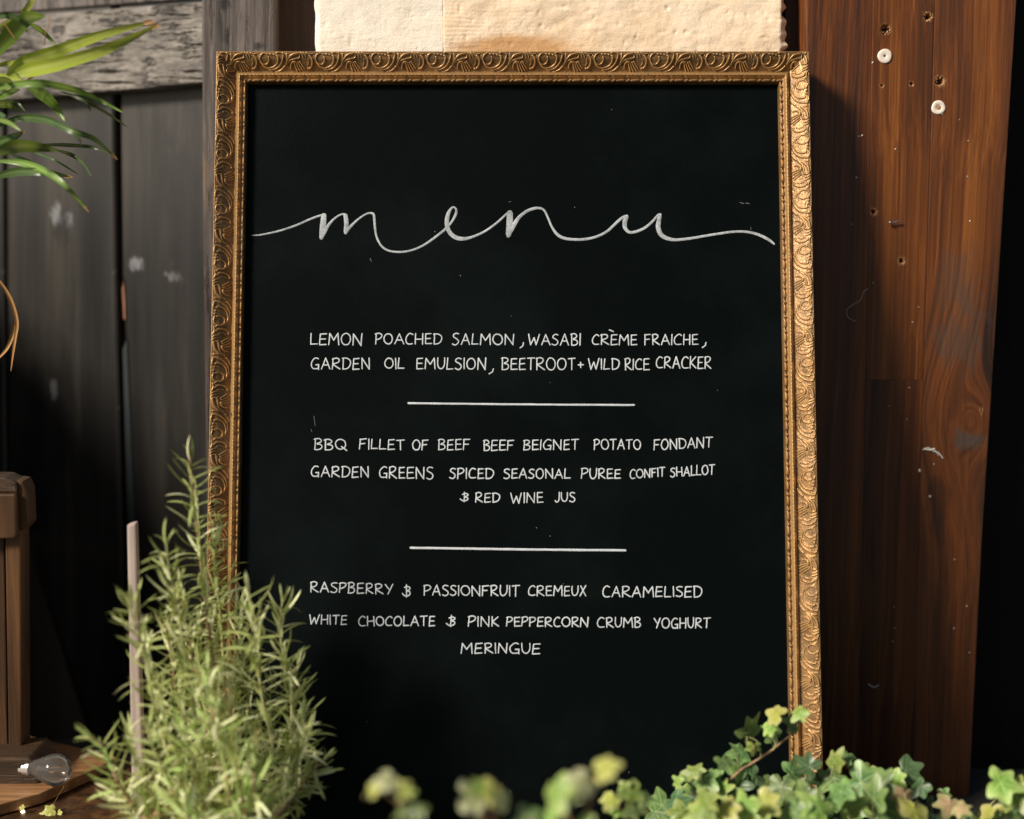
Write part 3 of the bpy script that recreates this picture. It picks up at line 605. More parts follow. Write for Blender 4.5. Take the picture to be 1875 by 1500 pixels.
for nm, L, pl, u0 in sides:
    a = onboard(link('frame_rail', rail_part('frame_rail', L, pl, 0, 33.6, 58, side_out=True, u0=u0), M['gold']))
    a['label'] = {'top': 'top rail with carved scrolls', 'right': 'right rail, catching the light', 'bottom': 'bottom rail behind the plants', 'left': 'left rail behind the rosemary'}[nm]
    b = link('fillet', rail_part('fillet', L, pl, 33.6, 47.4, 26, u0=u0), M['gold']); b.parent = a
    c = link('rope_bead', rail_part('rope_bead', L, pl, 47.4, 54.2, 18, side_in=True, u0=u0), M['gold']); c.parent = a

# ---- lettering: every stroke is a low bead of paint
def strokes_obj(name, strokes, m, hgt=0.00022, label=None):
    V, Fc = [], []
    for st in strokes:                                                  # st: list of (px, py, width px)
        P = [Bp(x, y)+(w_*PXM/2,) for x, y, w_ in st]; n = len(P)
        P = [np.array(p) for p in P]
        def dirn(i):
            d = P[min(i+1, n-1)][:2]-P[max(i-1, 0)][:2]; return d/(np.hypot(*d)+1e-12)
        d0, d1 = dirn(0), dirn(n-1); rows = []
        for k, e in ((0.98, 0.22), (0.7, 0.72)): rows.append((P[0][:2]-d0*P[0][2]*k, d0, P[0][2]*e, 0.6))
        for i in range(n): rows.append((P[i][:2], dirn(i), P[i][2], 1.0))
        for k, e in ((0.7, 0.72), (0.98, 0.22)): rows.append((P[-1][:2]+d1*P[-1][2]*k, d1, P[-1][2]*e, 0.6))
        o0 = len(V)
        for c, d, hwid, hf in rows:
            nn = np.array([-d[1], d[0]])
            for s_, z in ((-1, -0.02), (-0.82, 0.6), (0, 1.0), (0.82, 0.6), (1, -0.02)):
                q = c+nn*s_*hwid; V.append(B(q[0], q[1], hgt*z*hf))
        for i in range(len(rows)-1):
            for k in range(4): a = o0+i*5+k; Fc.append((a, a+1, a+6, a+5))
    o = onboard(link(name, mesh(name, V, Fc), m, smooth=True))
    if label: o['label'] = label
    return o
c1 = lambda L: [(450+x/3.75, 360+y/3.75, w_/3.75) for x, y, w_ in L]
c2 = lambda L: [(930+x/3.75, 360+y/3.75, w_/3.75) for x, y, w_ in L]
T1 = [(42, 267, 4), (70, 266, 8), (110, 262, 11), (230, 236, 13), (350, 196, 14), (450, 152, 14), (515, 130, 15), (545, 126, 16)]
T2 = [(536, 132, 36), (530, 200, 42), (522, 262, 34), (519, 284, 26)]
T3 = [(521, 284, 18), (540, 245, 26), (562, 205, 22), (600, 160, 15), (640, 130, 12), (668, 121, 14), (685, 128, 24)]
T4 = [(685, 130, 28), (691, 185, 31), (688, 230, 30), (686, 248, 24)]
T5 = [(688, 248, 18), (712, 215, 20), (765, 162, 14), (825, 121, 13), (860, 114, 14), (879, 124, 16), (884, 165, 17), (890, 235, 15), (903, 288, 14), (935, 343, 14), (985, 373, 14), (1060, 381, 14), (1140, 369, 14), (1220, 335, 15),
      (1300, 280, 16), (1370, 224, 17), (1410, 180, 16), (1440, 128, 18), (1446, 95, 15), (1436, 77, 12), (1418, 76, 14), (1393, 112, 24), (1381, 165, 30), (1387, 218, 29), (1410, 258, 29), (1450, 284, 29), (1500, 290, 24), (1560, 276, 17), (1640, 240, 15), (1720, 184, 15), (1795, 116, 14)]
T6 = [(1813, 115, 42), (1812, 190, 44), (1806, 250, 40), (1803, 268, 30)]
U1 = [(5, 268, 20), (30, 215, 32), (75, 145, 24), (130, 101, 21), (180, 82, 19), (220, 80, 16), (250, 96, 15), (275, 145, 14), (300, 204, 15), (335, 256, 20), (380, 284, 21), (450, 295, 18), (530, 293, 18), (610, 275, 17), (680, 240, 18), (735, 190, 19), (780, 150, 20), (808, 138, 24)]
U2 = [(815, 138, 28), (802, 178, 32), (806, 218, 26), (835, 245, 20), (880, 241, 19), (940, 215, 18), (990, 174, 17), (1030, 130, 17), (1045, 124, 20)]
U3 = [(1045, 128, 22), (1036, 170, 30), (1032, 210, 32), (1047, 255, 31), (1085, 284, 27), (1150, 297, 20), (1250, 288, 18), (1350, 271, 17), (1450, 255, 16), (1550, 242, 16), (1640, 243, 17), (1720, 262, 19), (1790, 296, 19), (1828, 326, 13)]
smooth = lambda L: catmull(L, 5)
strokes_obj('title_lettering', [smooth(c1(t)) for t in (T1, T2, T3, T4, T5, T6)]+[smooth(c2(t)) for t in (U1, U2, U3)], M['ink_title'], 0.00025, 'large brushed word menu')

def arc(cx, cy, rx, ry, a0, a1, n=9): return [(cx+rx*math.cos(R(a0+(a1-a0)*i/n)), cy-ry*math.sin(R(a0+(a1-a0)*i/n))) for i in range(n+1)]
G = {  # glyph: (advance, strokes) in a box 1 high, y down
 'A': (.78, [[(0, 1), (.4, 0), (.78, 1)], [(.16, .64), (.62, .64)]]),
 'B': (.62, [[(.08, 0), (.04, 1)], [(-.02, .06), (.3, -.02), (.54, .1), (.52, .3), (.2, .46), (.5, .54), (.62, .74), (.5, .95), (.2, 1.02), (.02, .98)]]),
 'C': (.66, [[(.66, .1), (.5, .0), (.3, .03), (.08, .28), (0, .6), (.08, .88), (.3, 1), (.64, .96)]]),
 'D': (.74, [[(.06, .0), (.05, 1)], [(-.02, .03), (.36, .02), (.68, .2), (.74, .5), (.6, .82), (.36, .97), (.05, 1)]]),
 'E': (.58, [[(.56, .02), (.06, .05), (.02, 1), (.58, .97)], [(.05, .5), (.5, .48)]]),
 'F': (.58, [[(.04, .03), (.0, 1)], [(.0, .05), (.58, .0)], [(.04, .5), (.46, .47)]]),
 'G': (.72, [[(.68, .08), (.5, 0), (.28, .06), (.05, .38), (.02, .7), (.15, .95), (.4, .99), (.66, .92), (.68, .6)], [(.44, .62), (.7, .6), (.68, 1.04)]]),
 'H': (.70, [[(.04, 0), (.02, 1)], [(.68, 0), (.68, 1)], [(.03, .52), (.68, .5)]]),
 'I': (.06, [[(.03, 0), (.03, 1)]]),
 'J': (.42, [[(.42, 0), (.40, .7), (.3, .95), (.12, 1), (0, .86)]]),
 'K': (.62, [[(.03, 0), (.03, 1)], [(.55, .02), (.06, .55), (.62, 1)]]),
 'L': (.54, [[(.06, 0), (.0, .98), (.54, .96)]]),
 'M': (.92, [[(.0, 1), (.08, .02), (.46, .6), (.84, 0), (.92, 1)]]),
 'N': (.76, [[(.02, 1), (.04, .02), (.70, 1.02), (.74, .0)]]),
 'O': (.80, [arc(.4, .5, .4, .5, 100, 460, 16)]),
 'P': (.60, [[(.06, .02), (.0, 1)], [(-.02, .06), (.34, -.02), (.6, .12), (.56, .36), (.3, .52), (.06, .58)]]),
 'Q': (.80, [arc(.38, .47, .38, .47, 100, 460, 16), [(.46, .68), (.84, 1.08)]]),
 'R': (.68, [[(.05, .02), (.02, 1)], [(.0, .08), (.32, -.02), (.58, .1), (.54, .32), (.3, .48), (.06, .56), (.68, 1)]]),
 'S': (.58, [[(.56, .06), (.3, .0), (.08, .12), (.1, .32), (.36, .48), (.56, .68), (.5, .9), (.26, 1.02), (.0, .92)]]),
 'T': (.66, [[(.34, .03), (.33, 1)], [(0, .04), (.68, .0)]]),
 'U': (.66, [[(.03, 0), (.02, .55), (.12, .88), (.32, 1), (.52, .88), (.64, .55), (.66, 0)]]),
 'W': (.98, [[(0, .0), (.2, 1), (.5, .32), (.7, 1), (.98, 0)]]),
 'X': (.64, [[(.04, .02), (.64, 1)], [(.6, 0), (0, 1)]]),
 'Y': (.66, [[(0, .04), (.34, .52)], [(.66, .0), (.26, 1)]]),
 '&': (.72, [[(.42, -.1), (.4, 1.1)], [(.22, .18), (.5, .08), (.76, .16), (.74, .34), (.44, .5), (.72, .58), (.76, .82), (.5, 1.0), (.2, .95), (0, .76)]]),
 '+': (.50, [[(.25, .28), (.25, .78)], [(0, .54), (.5, .52)]]),
 ',': (.25, [[(.24, .76), (.2, 1.02), (0, 1.2)]]),
 '`': (.4, [[(.0, 0), (.4, .2)]]),
}
CURVY = set('BCDGJOPQRSU&,')
def word(txt, x0, x1, yt, yb, yt2=None, yb2=None, wd=2.25):
    """a hand-written word filling x0..x1, cap line yt->yt2, base line yb->yb2 (photo px)"""
    yt2 = yt if yt2 is None else yt2; yb2 = yb if yb2 is None else yb2; rr = random.Random(txt+str(x0)); out = []
    adv = [G[c][0]*(1+rr.uniform(-.07, .07)) for c in txt]
    n = len(txt); hgt = yb-yt; space = 0.22
    tot = sum(adv)+space*(n-1); k = (x1-x0)/tot; x = x0
    for c, a in zip(txt, adv):
        wk = k*a/max(G[c][0], .01) if G[c][0] > .1 else k
        f = (x-x0)/(x1-x0+1e-6); t_, b_ = yt+(yt2-yt)*f+rr.uniform(-.6, .6), yb+(yb2-yb)*f+rr.uniform(-.6, .6); sl = rr.uniform(-.05, .05)
        for s_ in G[c][1]:
            p = [(x+(px+sl*(0.5-py))*wk+rr.uniform(-.25, .25), t_+py*(b_-t_)+rr.uniform(-.3, .3)) for px, py in s_]
            ww = wd*rr.uniform(.92, 1.08); q = [(a_, b__, ww*rr.uniform(.94, 1.06)) for a_, b__ in p]
            if c in CURVY and len(q) > 3:
                q = catmull(q, 4)
            else:                                                       # keep corners: every straight leg a stroke of its own
                for i in range(len(q)-1):
                    m_ = tuple((u+v)/2 for u, v in zip(q[i], q[i+1])); m_ = (m_[0]+rr.uniform(-.25, .25), m_[1]+rr.uniform(-.2, .2), m_[2]); out.append([q[i], m_, q[i+1]])
                continue
            out.append(q)
        x += (a+space)*k
    return out
LINES = [
 [('LEMON', 569, 663, 611, 631, 611, 632), ('POACHED', 688, 809, 611, 630, 611, 630), ('SALMON', 829, 941, 611, 631, 613, 631), (',', 953, 959, 613, 633), ('WASABI', 968, 1063, 613, 632, 612, 632), ('CREME', 1085, 1166, 613, 631, 613, 632), ('`', 1116, 1123, 604, 620), ('FRAICHE', 1181, 1278, 613, 632, 612, 631), (',', 1286, 1293, 613, 633)],
 [('GARDEN', 570, 677, 656, 676), ('OIL', 705, 740, 656, 675), ('EMULSION', 763, 890, 656, 676), (',', 896, 904, 659, 680), ('BEETROOT', 919, 1053, 656, 677), ('+', 1059, 1068, 658, 677), ('WILD', 1078, 1134, 657, 676), ('RICE', 1145, 1189, 657, 677), ('CRACKER', 1202, 1302, 654, 674, 653, 675)],
 [('BBQ', 576, 634, 804, 823, 806, 825), ('FILLET', 659, 740, 804, 822, 806, 824), ('OF', 756, 783, 806, 824), ('BEEF', 803, 860, 805, 824), ('BEEF', 886, 940, 806, 825), ('BEIGNET', 959, 1059, 806, 824, 805, 823), ('POTATO', 1088, 1173, 805, 823), ('FONDANT', 1198, 1304, 805, 824, 800, 818)],
 [('GARDEN', 570, 675, 854, 873, 855, 874), ('GREENS', 695, 793, 855, 875, 856, 877), ('SPICED', 824, 904, 858, 876), ('SEASONAL', 923, 1044, 859, 876), ('PUREE', 1065, 1136, 858, 876, 860, 876), ('CONFIT', 1154, 1217, 860, 876, 856, 872), ('SHALLOT', 1228, 1308, 857, 873, 850, 868)],
 [('&', 843, 856, 903, 917), ('RED', 871, 915, 903, 920), ('WINE', 936, 994, 903, 921, 901, 920), ('JUS', 1017, 1053, 902, 919)],
 [('RASPBERRY', 569, 719, 1066, 1084, 1070, 1088), ('&', 737, 750, 1073, 1091), ('PASSIONFRUIT', 777, 951, 1072, 1090, 1073, 1092), ('CREMEUX', 968, 1073, 1073, 1091), ('CARAMELISED', 1104, 1285, 1074, 1093)],
 [('WHITE', 567, 635, 1126, 1142, 1128, 1144), ('CHOCOLATE', 657, 796, 1129, 1146), ('&', 818, 832, 1129, 1146), ('PINK', 858, 913, 1129, 1147), ('PEPPERCORN', 928, 1077, 1130, 1147, 1131, 1148), ('CRUMB', 1094, 1173, 1131, 1149), ('YOGHURT', 1198, 1300, 1132, 1150)],
 [('MERINGUE', 845, 989, 1178, 1196, 1179, 1197)],
]
for L in LINES:
    st = []
    for wv in L: st += word(*wv)
    onb = strokes_obj('text_line', st, M['ink'], 0.0002, 'hand written line starting with '+(L[0][0] if L[0][0] != '&' else 'the ampersand before RED WINE'))
def ruled(x0, y0, x1, y1, wd):
    n = 24; rr = random.Random(x0); return [[(x0+(x1-x0)*i/n, y0+(y1-y0)*i/n+rr.uniform(-.15, .15)+0.5*math.sin(i/n*3.1), wd*rr.uniform(.93, 1.07)) for i in range(n+1)]]
strokes_obj('divider_line', ruled(748, 738.5, 1161, 741.8, 3.5), M['ink'], 0.0002, 'upper ruled white line')
strokes_obj('divider_line', ruled(752, 1003.2, 1145, 1008, 4.0), M['ink'], 0.0002, 'lower ruled white line')
# faint chalk smears and stray marks
sc = [[(1355, 371, 1.2), (1362, 373, 1.5)], [(1366, 372, 1.6), (1372, 373, 1.2)], [(1375, 416, 0.8), (1375, 421, 0.8)], [(678, 474, 1.6), (680, 479, 1.0)], [(932, 370, 1.0), (936, 369, 0.8)], [(575, 762, 0.9), (577, 780, 0.8)], [(570, 787, 1.0), (571, 791, 0.9)]]
strokes_obj('chalk_scuff', sc, T('faint_chalk').set(Base_Color=(0.12, 0.13, 0.13), Roughness=0.9), 0.00008)

# ---------------------------------------------------------------- leaves
def blade_mesh(name, pts, wid, Ys, fold=0.25, twist=0.0, nseg=None):
    """long strap leaf along world polyline built from photo points; returns verts, faces, vein, edge"""
    q = catmull([(x, y, Y) for (x, y), Y in zip(pts, Ys)], 6); C = [W(x, y, Y) for x, y, Y in q]; n = len(C)
    Pn = np.zeros((n, 5, 3)); ve = np.zeros((n, 5)); ed = np.zeros((n, 5))
    for i in range(n):
        t = i/(n-1); T_ = (C[min(i+1, n-1)]-C[max(i-1, 0)]).normalized(); view = (C[i]-CP).normalized()
        side = T_.cross(view).normalized(); nrm = side.cross(T_).normalized()
        if nrm.dot(view) > 0: nrm = -nrm
        a = twist*(t-0.3); side = (side*math.cos(a)+nrm*math.sin(a)).normalized(); nrm = side.cross(T_).normalized()
        if nrm.dot(view) > 0: nrm = -nrm
        prof = min(1, 0.25+2.6*t)*(max(0, 1-t**2.6))**0.8
        w_ = wid*PXM*0.5*prof+0.00015
        for k, s_ in enumerate((-1, -.5, 0, .5, 1)):
            Pn[i, k] = C[i]+side*(s_*w_)+nrm*(abs(s_)*w_*fold); ve[i, k] = 1 if k == 2 else 0; ed[i, k] = abs(s_)*0.6+max(0, t-0.85)*3
    return gridmesh(name, Pn, {'vein': ve, 'edge': ed})
palm = empty('palm_plant', W(-150, 1100, 0.0), 'arching green palm with long narrow leaves reaching in from the upper left', 'palm')
z3 = lambda L: [(x/3, y/3) for x, y in L]
PB = [('palm_bright', [(40, 418), (120, 350), (300, 285), (560, 190), (830, 118)], 24, -.02), ('palm_bright', [(50, 420), (160, 385), (340, 345), (600, 262), (862, 138)], 26, -.03),
      ('palm', [(-60, 340), (40, 210), (120, 120), (180, 92), (245, 92)], 30, 0.0), ('palm_bright', [(105, 105), (140, 60), (175, 5), (190, -60)], 11, .03),
      ('palm_dark', [(-20, 92), (50, 88), (110, 112), (152, 182)], 11, -.04), ('palm_bright', [(-20, 165), (40, 125), (90, 108)], 9, 0), ('palm', [(160, 130), (240, 180), (318, 262)], 9, .03),
      ('palm_bright', [(-30, 362), (70, 345), (160, 332)], 9, .02), ('palm_bright', [(-30, 418), (60, 425), (135, 446)], 11, .03), ('palm', [(-40, 500), (100, 462), (260, 462), (420, 498), (560, 558), (675, 618)], 13, -.03),
      ('palm_dark', [(340, 505), (480, 560), (600, 630), (700, 700)], 6, 0.02), ('palm', [(150, 480), (225, 515), (300, 580), (358, 668)], 21, .02), ('palm', [(-30, 580), (45, 578), (104, 615)], 12, 0),
      ('palm_dark', [(-40, 705), (100, 652), (250, 658), (390, 718), (520, 765), (635, 868)], 14, -.02), ('palm_dark', [(370, 705), (425, 750), (450, 800)], 6, 0), ('palm', [(-20, 655), (50, 675), (115, 718)], 9, -.01),
      ('palm_dark', [(-30, 790), (50, 765), (125, 728)], 17, .01), ('palm', [(-40, 848), (80, 806), (200, 806), (320, 828)], 24, -.05), ('palm_dark', [(200, 795), (380, 798), (520, 812), (632, 862)], 7, .04),
      ('palm_dark', [(300, 822), (400, 855), (460, 905), (502, 972)], 7, 0), ('palm', [(-30, 882), (130, 898), (270, 955), (380, 1045), (478, 1153)], 13, -.03), ('palm_dark', [(-30, 975), (90, 945), (240, 948), (385, 972)], 16, 0),
      ('palm_dark', [(180, 835), (300, 880), (430, 958)], 4, .04), ('palm_dark', [(60, 850), (180, 900), (300, 985)], 7, .03), ('palm', [(-30, 445), (30, 440), (80, 470)], 12, -.05), ('palm_dark', [(-20, 560), (80, 560), (140, 615)], 6, .05),
      ('palm', [(-20, 470), (40, 470), (5, 530)], 14, .0), ('palm_dark', [(-30, 620), (20, 640), (60, 690)], 10, .03), ('palm_dark', [(400, 520), (470, 560), (498, 612)], 5, .05), ('palm', [(-20, 545), (50, 510), (110, 490)], 12, .02)]
for i, (mt, pts, wd, Y) in enumerate(PB):
    pts = z3(pts); n = len(pts); Y0 = Y+0.0
    Ys = [Y0-0.01+0.03*math.sin(j*1.3+i) for j in range(n)]
    o = link('leaf', blade_mesh('leaf', pts, wd, Ys, 0.28, random.uniform(-.7, .7)), M[mt]); o.parent = palm; o.location = -Vector(palm.location)
    if i in (0, 1, 16, 21, 20, 13): # dried tip
        e = pts[-1]; p = pts[-2]; d = ((e[0]-p[0]), (e[1]-p[1])); L = math.hypot(*d); d = (d[0]/L, d[1]/L)
        tp = link('dried_tip', blade_mesh('dried_tip', [(e[0]-d[0]*14, e[1]-d[1]*14), (e[0]-d[0]*5, e[1]-d[1]*5), (e[0]+d[0]*5, e[1]+d[1]*5)], wd*0.34, [Ys[-1]-0.001]*3), M['palm_tip']); tp.parent = o
def ptube(pts, r, m, Y, name='stem', parent=palm):
    q = catmull([tuple(W(x, y, Y)) for x, y in pts], 5); o = tube(name, q, r, m, seg=6); o.parent = parent; o.location = -wloc(parent); return o
ptube(z3([(-60, 600), (0, 530), (120, 450), (300, 365)]), 0.0014, M['stem_brown'], 0.0)
ptube([(-150, 1100), (-110, 600), (-60, 280), (-20, 176)], 0.005, M['stem_brown'], 0.0)
ptube([(-100, 560), (-60, 330), (-12, 290)], 0.003, M['stem_green'], 0.0)
ptube(z3([(-30, 60), (20, 120), (45, 160), (85, 215)]), 0.0005, M['dry'], -0.05, 'dry_strand'); ptube(z3([(262, 95), (270, 130), (250, 185), (243, 250)]), 0.0005, M['dry'], -0.05, 'dry_strand')
for pts, wd in (([(-10, 505), (8, 528), (22, 556), (31, 590), (28, 620), (24, 650), (20, 680)], 7), ([(26, 588), (22, 615), (12, 640), (-6, 660)], 7)):
    o = link('dry_leaf', blade_mesh('dry_leaf', pts, wd, [-0.02]*len(pts), 0.5, 1.0), M['dry']); o.parent = palm; o.location = -Vector(palm.location)
ptube([(-110, 560), (-60, 500), (-10, 505)], 0.001, M['dry'], -0.02, 'dry_strand')

# ---- rosemary
def needle_mesh(name, bend):
    n = 7; P = np.zeros((n, 3, 3)); ve = np.zeros((n, 3)); ed = np.zeros((n, 3))
    for i in range(n):
        t = i/(n-1); w_ = 0.041*(min(1, 0.45+3*t))*(max(0, 1-t**5))**0.6
        c = (0, t*math.cos(bend*t*0.5), math.sin(bend*t*0.5)*t)
        for k, s_ in enumerate((-1, 0, 1)):
            P[i, k] = (s_*w_, c[1], c[2]-abs(s_)*w_*0.55); ve[i, k] = 1-abs(s_); ed[i, k] = abs(s_)*0.6
    return gridmesh(name, P, {'vein': ve, 'edge': ed})
NM = []
for mt in ('needle', 'needle_pale'):
    for b in (-1.2, -0.7, -0.2, 0.3, 0.8):
        me = needle_mesh('leaf', b); me.materials.append(M[mt]); NM.append(me)
needles = []                                                            # (sprig index, matrix, mesh index)
ros = empty('rosemary_bush', (W(380, 1500, -0.2).x, -0.2, -0.325), 'upright rosemary bush in a terracotta pot in front of the lower left frame corner', 'rosemary')
SP = [([(330, 1075), (338, 1130), (350, 1190), (352, 1270), (372, 1380), (390, 1500)], -.18, 1.0), ([(432, 1090), (436, 1150), (446, 1230), (460, 1330), (470, 1440)], -.13, 0.9), ([(288, 1240), (298, 1300), (318, 1370), (350, 1470)], -.23, 1.0), ([(410, 1250), (420, 1310), (432, 1390), (440, 1480)], -.24, 1.0), ([(560, 1290), (556, 1350), (540, 1420), (500, 1490)], -.18, 0.9), ([(230, 1330), (248, 1390), (275, 1450), (320, 1500)], -.22, 1.0),
      ([(348, 826), (350, 865), (353, 905), (361, 967), (368, 1033), (378, 1117), (388, 1200), (398, 1300), (410, 1500)], -.16, 1.0),
      ([(304, 985), (308, 1030), (318, 1080), (326, 1120), (333, 1170), (342, 1230), (356, 1300), (380, 1400), (400, 1500)], -.20, 1.0),
      ([(232, 1085), (240, 1125), (256, 1165), (270, 1205), (274, 1250), (290, 1320), (315, 1400), (370, 1500)], -.22, 1.0),
      ([(352, 1222), (372, 1238), (384, 1270), (392, 1320), (402, 1380), (418, 1440), (425, 1500)], -.25, 1.1),
      ([(453, 1075), (458, 1115), (465, 1165), (472, 1220), (482, 1290), (495, 1345), (505, 1410), (500, 1500)], -.20, 1.1),
      ([(520, 1090), (513, 1130), (514, 1170), (522, 1210), (532, 1255), (534, 1330), (525, 1420), (505, 1500)], -.16, 0.95),
      ([(162, 1348), (185, 1362), (200, 1392), (215, 1430), (245, 1475), (300, 1520)], -.24, 1.05),
      ([(398, 960), (392, 1010), (398, 1070), (405, 1140), (410, 1230), (415, 1330), (425, 1450)], -.13, 0.9),
      ([(545, 1215), (540, 1265), (538, 1330), (528, 1400), (510, 1480)], -.15, 0.9),
      ([(600, 1385), (575, 1410), (550, 1440), (520, 1480)], -.20, 0.9),
      ([(270, 1330), (285, 1380), (310, 1430), (350, 1500)], -.26, 1.0), ([(438, 1180), (432, 1240), (438, 1310), (445, 1400), (450, 1500)], -.14, 1.0),
      ([(300, 1130), (312, 1190), (322, 1260), (340, 1340), (370, 1440), (385, 1500)], -.17, 1.0), ([(250, 1400), (275, 1440), (320, 1500)], -.20, 1.0),
      ([(330, 1290), (340, 1340), (355, 1400), (375, 1500)], -.26, 1.0), ([(470, 1330), (468, 1390), (465, 1440), (460, 1500)], -.26, 1.0),
      ([(560, 1330), (548, 1380), (530, 1430), (500, 1490)], -.22, 0.9), ([(205, 1440), (230, 1465), (280, 1510)], -.23, 0.9), ([(430, 1390), (440, 1440), (445, 1500)], -.28, 1.0),
      ([(365, 1130), (362, 1190), (372, 1260), (385, 1340), (400, 1440)], -.12, 1.0), ([(500, 1240), (492, 1300), (490, 1380), (485, 1470)], -.12, 1.0), ([(310, 1440), (330, 1475), (350, 1510)], -.28, 1.0)]
rr = random.Random(11)
for si, (pts, Y, sz) in enumerate(SP):
    n0 = len(pts); P = [W(x, y, Y + 0.03*(0 if n0 < 2 else (i/(n0-1)))*rr.uniform(-1, 1)) for i, (x, y) in enumerate(pts)]
    # every stem ends at the soil in the pot
    P.append(Vector((ros.location.x+rr.uniform(-.03, .03), -0.2+rr.uniform(-.03, .03), -0.382)))
    q = [Vector(p) for p in catmull([tuple(p) for p in P], 8)]
    stem = tube('sprig', q, [0.0009+0.0011*i/len(q) for i in range(len(q))], M['stem_green'] if si % 3 else M['stem_brown'], seg=6); stem.parent = ros; stem.location = -Vector(ros.location)
    # needles in crossed pairs
    acc = 0; ph = rr.uniform(0, 6); tot = 0
    for i in range(len(q)-1):
        d = (q[i+1]-q[i]); L = d.length; tot += L
        if q[i].z < -0.365: break
        acc += L
        while acc > 0.0045*sz:
            acc -= 0.0045*sz; t = -(q[i+1]-q[i]).normalized(); ph += 1.57+rr.uniform(-.3, .3)
            p = q[i].lerp(q[i+1], rr.random())
            s1 = t.orthogonal().normalized(); s2 = t.cross(s1)
            for k in (0, math.pi):
                if tot > 0.11 and rr.random() < 0.35: continue
                out = s1*math.cos(ph+k)+s2*math.sin(ph+k)
                el = rr.uniform(0.25, 0.6) if tot < 0.012 else rr.uniform(0.6, 1.25)
                dirv = (t*math.cos(el)+out*math.sin(el)).normalized()
                ln = (0.014+0.015*min(1, tot/0.02))*rr.uniform(.75, 1.25)*sz
                nrm = (out*-math.cos(el)+t*math.sin(el)).normalized(); side = dirv.cross(nrm).normalized()
                Mx = Matrix((side, dirv, nrm)).transposed().to_4x4()
                Mx = Matrix.Translation(p) @ Mx @ Matrix.Diagonal((ln*rr.uniform(1.1, 1.5), ln, ln, 1))
                needles.append((si, Mx, rr.randrange(5)+(5 if rr.random() < 0.38 else 0), p.y, ln, stem))
needles.sort(key=lambda q: (q[3]-0.0)+(-q[4]*2))
near = needles[:300]; rest = needles[300:]
for si, Mx, mi, _, _, stem in near:
    o = bpy.data.objects.new('leaf', NM[mi]); COL.objects.link(o); o.parent = stem; o.matrix_local = Mx
NV_ = [(np.array([v.co[:] for v in me.vertices]), [tuple(p.vertices) for p in me.polygons]) for me in NM]
for half, mt in ((0, 'needle'), (1, 'needle_pale')):
    Vs, Fs, ve, ed = [], [], [], []; off = 0
    for si, Mx, mi, *_ in rest:
        if (mi >= 5) != bool(half): continue
        v, f = NV_[mi]; A = np.array(Mx); Vs.append(v@A[:3, :3].T+A[:3, 3]); Fs += [tuple(i+off for i in q) for q in f]; off += len(v)
        ve += [0, 1, 0]*7; ed += [0.6, 0, 0.6]*7
    me = mesh('foliage', np.concatenate(Vs).tolist(), Fs)
    for an, av in (('vein', ve), ('edge', ed)):
        a = me.attributes.new(an, 'FLOAT', 'POINT'); a.data.foreach_set('value', av)
    o = link('foliage', me, M[mt], smooth=True); o.parent = ros; o.location = -Vector(ros.location); o['kind'] = 'stuff'
print('needles', len(needles))
# pot
px_, py_ = ros.location.x, -0.2
pot = empty('plant_pot', (px_, py_, GZ), 'terracotta pot holding the rosemary, its rim just showing at the bottom', 'pot')
def lpart(name, prof, m, parent, seg=40):
    v, f = lathe_geo(prof, seg); o = link(name, mesh(name, v, f), m, smooth=True); o.parent = parent; return o
lpart('pot_wall', [(0.001, 0.0), (0.050, 0.0), (0.053, 0.004), (0.066, 0.078), (0.072, 0.079), (0.075, 0.083), (0.077, 0.101), (0.074, 0.105), (0.069, 0.105), (0.066, 0.100), (0.063, 0.080), (0.05, 0.02)], M['terracotta'], pot)
lpart('soil', [(0.067, 0.090), (0.04, 0.095), (0.0001, 0.098)], M['soil'], pot)

# ---- ivy
def ivy_mesh(name, seed, mt):
    r_ = random.Random(seed+len(mt)); na, nr = 48, 6; soft_ = 0.45 if mt in ('ivy_cream',) else (0.75 if mt == 'ivy_yellow' else 1.0); lob = [(0, .52, .34), (R(60)*r_.uniform(.85, 1.1), .32, .28), (-R(60)*r_.uniform(.85, 1.1), .32, .28), (R(120), .20, .36), (-R(120), .20, .36)]
    P = np.zeros((nr+1, na+1, 3)); ve = np.zeros((nr+1, na+1)); ed = np.zeros((nr+1, na+1)); ph = r_.uniform(0, 6)
    for j in range(na+1):
        th = -math.pi+2*math.pi*j/na
        r = 0.50+0.12*(1-soft_)+sum(soft_*a*math.exp(-((th-c)/s_)**2) for c, a, s_ in lob); r *= 1-0.55*math.exp(-((abs(th)-math.pi)/0.28)**2)
        for i in range(nr+1):
            k = i/nr; rk = r*k; x = math.sin(th)*rk; y = math.cos(th)*rk
            v = max(math.exp(-((th-c)/0.10)**2*max(k, .12)*5) for c, _, _ in lob)
            z = 0.16*rk*rk*math.cos(2*th+ph)+0.05*math.sin(5*th+ph)*k*k - 0.10*abs(x) - 0.05*v*k*(1-k) - 0.12*rk*rk
            P[i, j] = (x, y, z); ve[i, j] = v*(1-0.35*k) if k > 0 else 1; ed[i, j] = k
    me = gridmesh(name, P, {'vein': ve, 'edge': ed}); me.materials.append(M[mt]); return me
IV = {mt: [ivy_mesh('leaf', s_, mt) for s_ in range(4)] for mt in ('ivy', 'ivy_light', 'ivy_dark', 'ivy_cream', 'ivy_pink', 'ivy_yellow')}
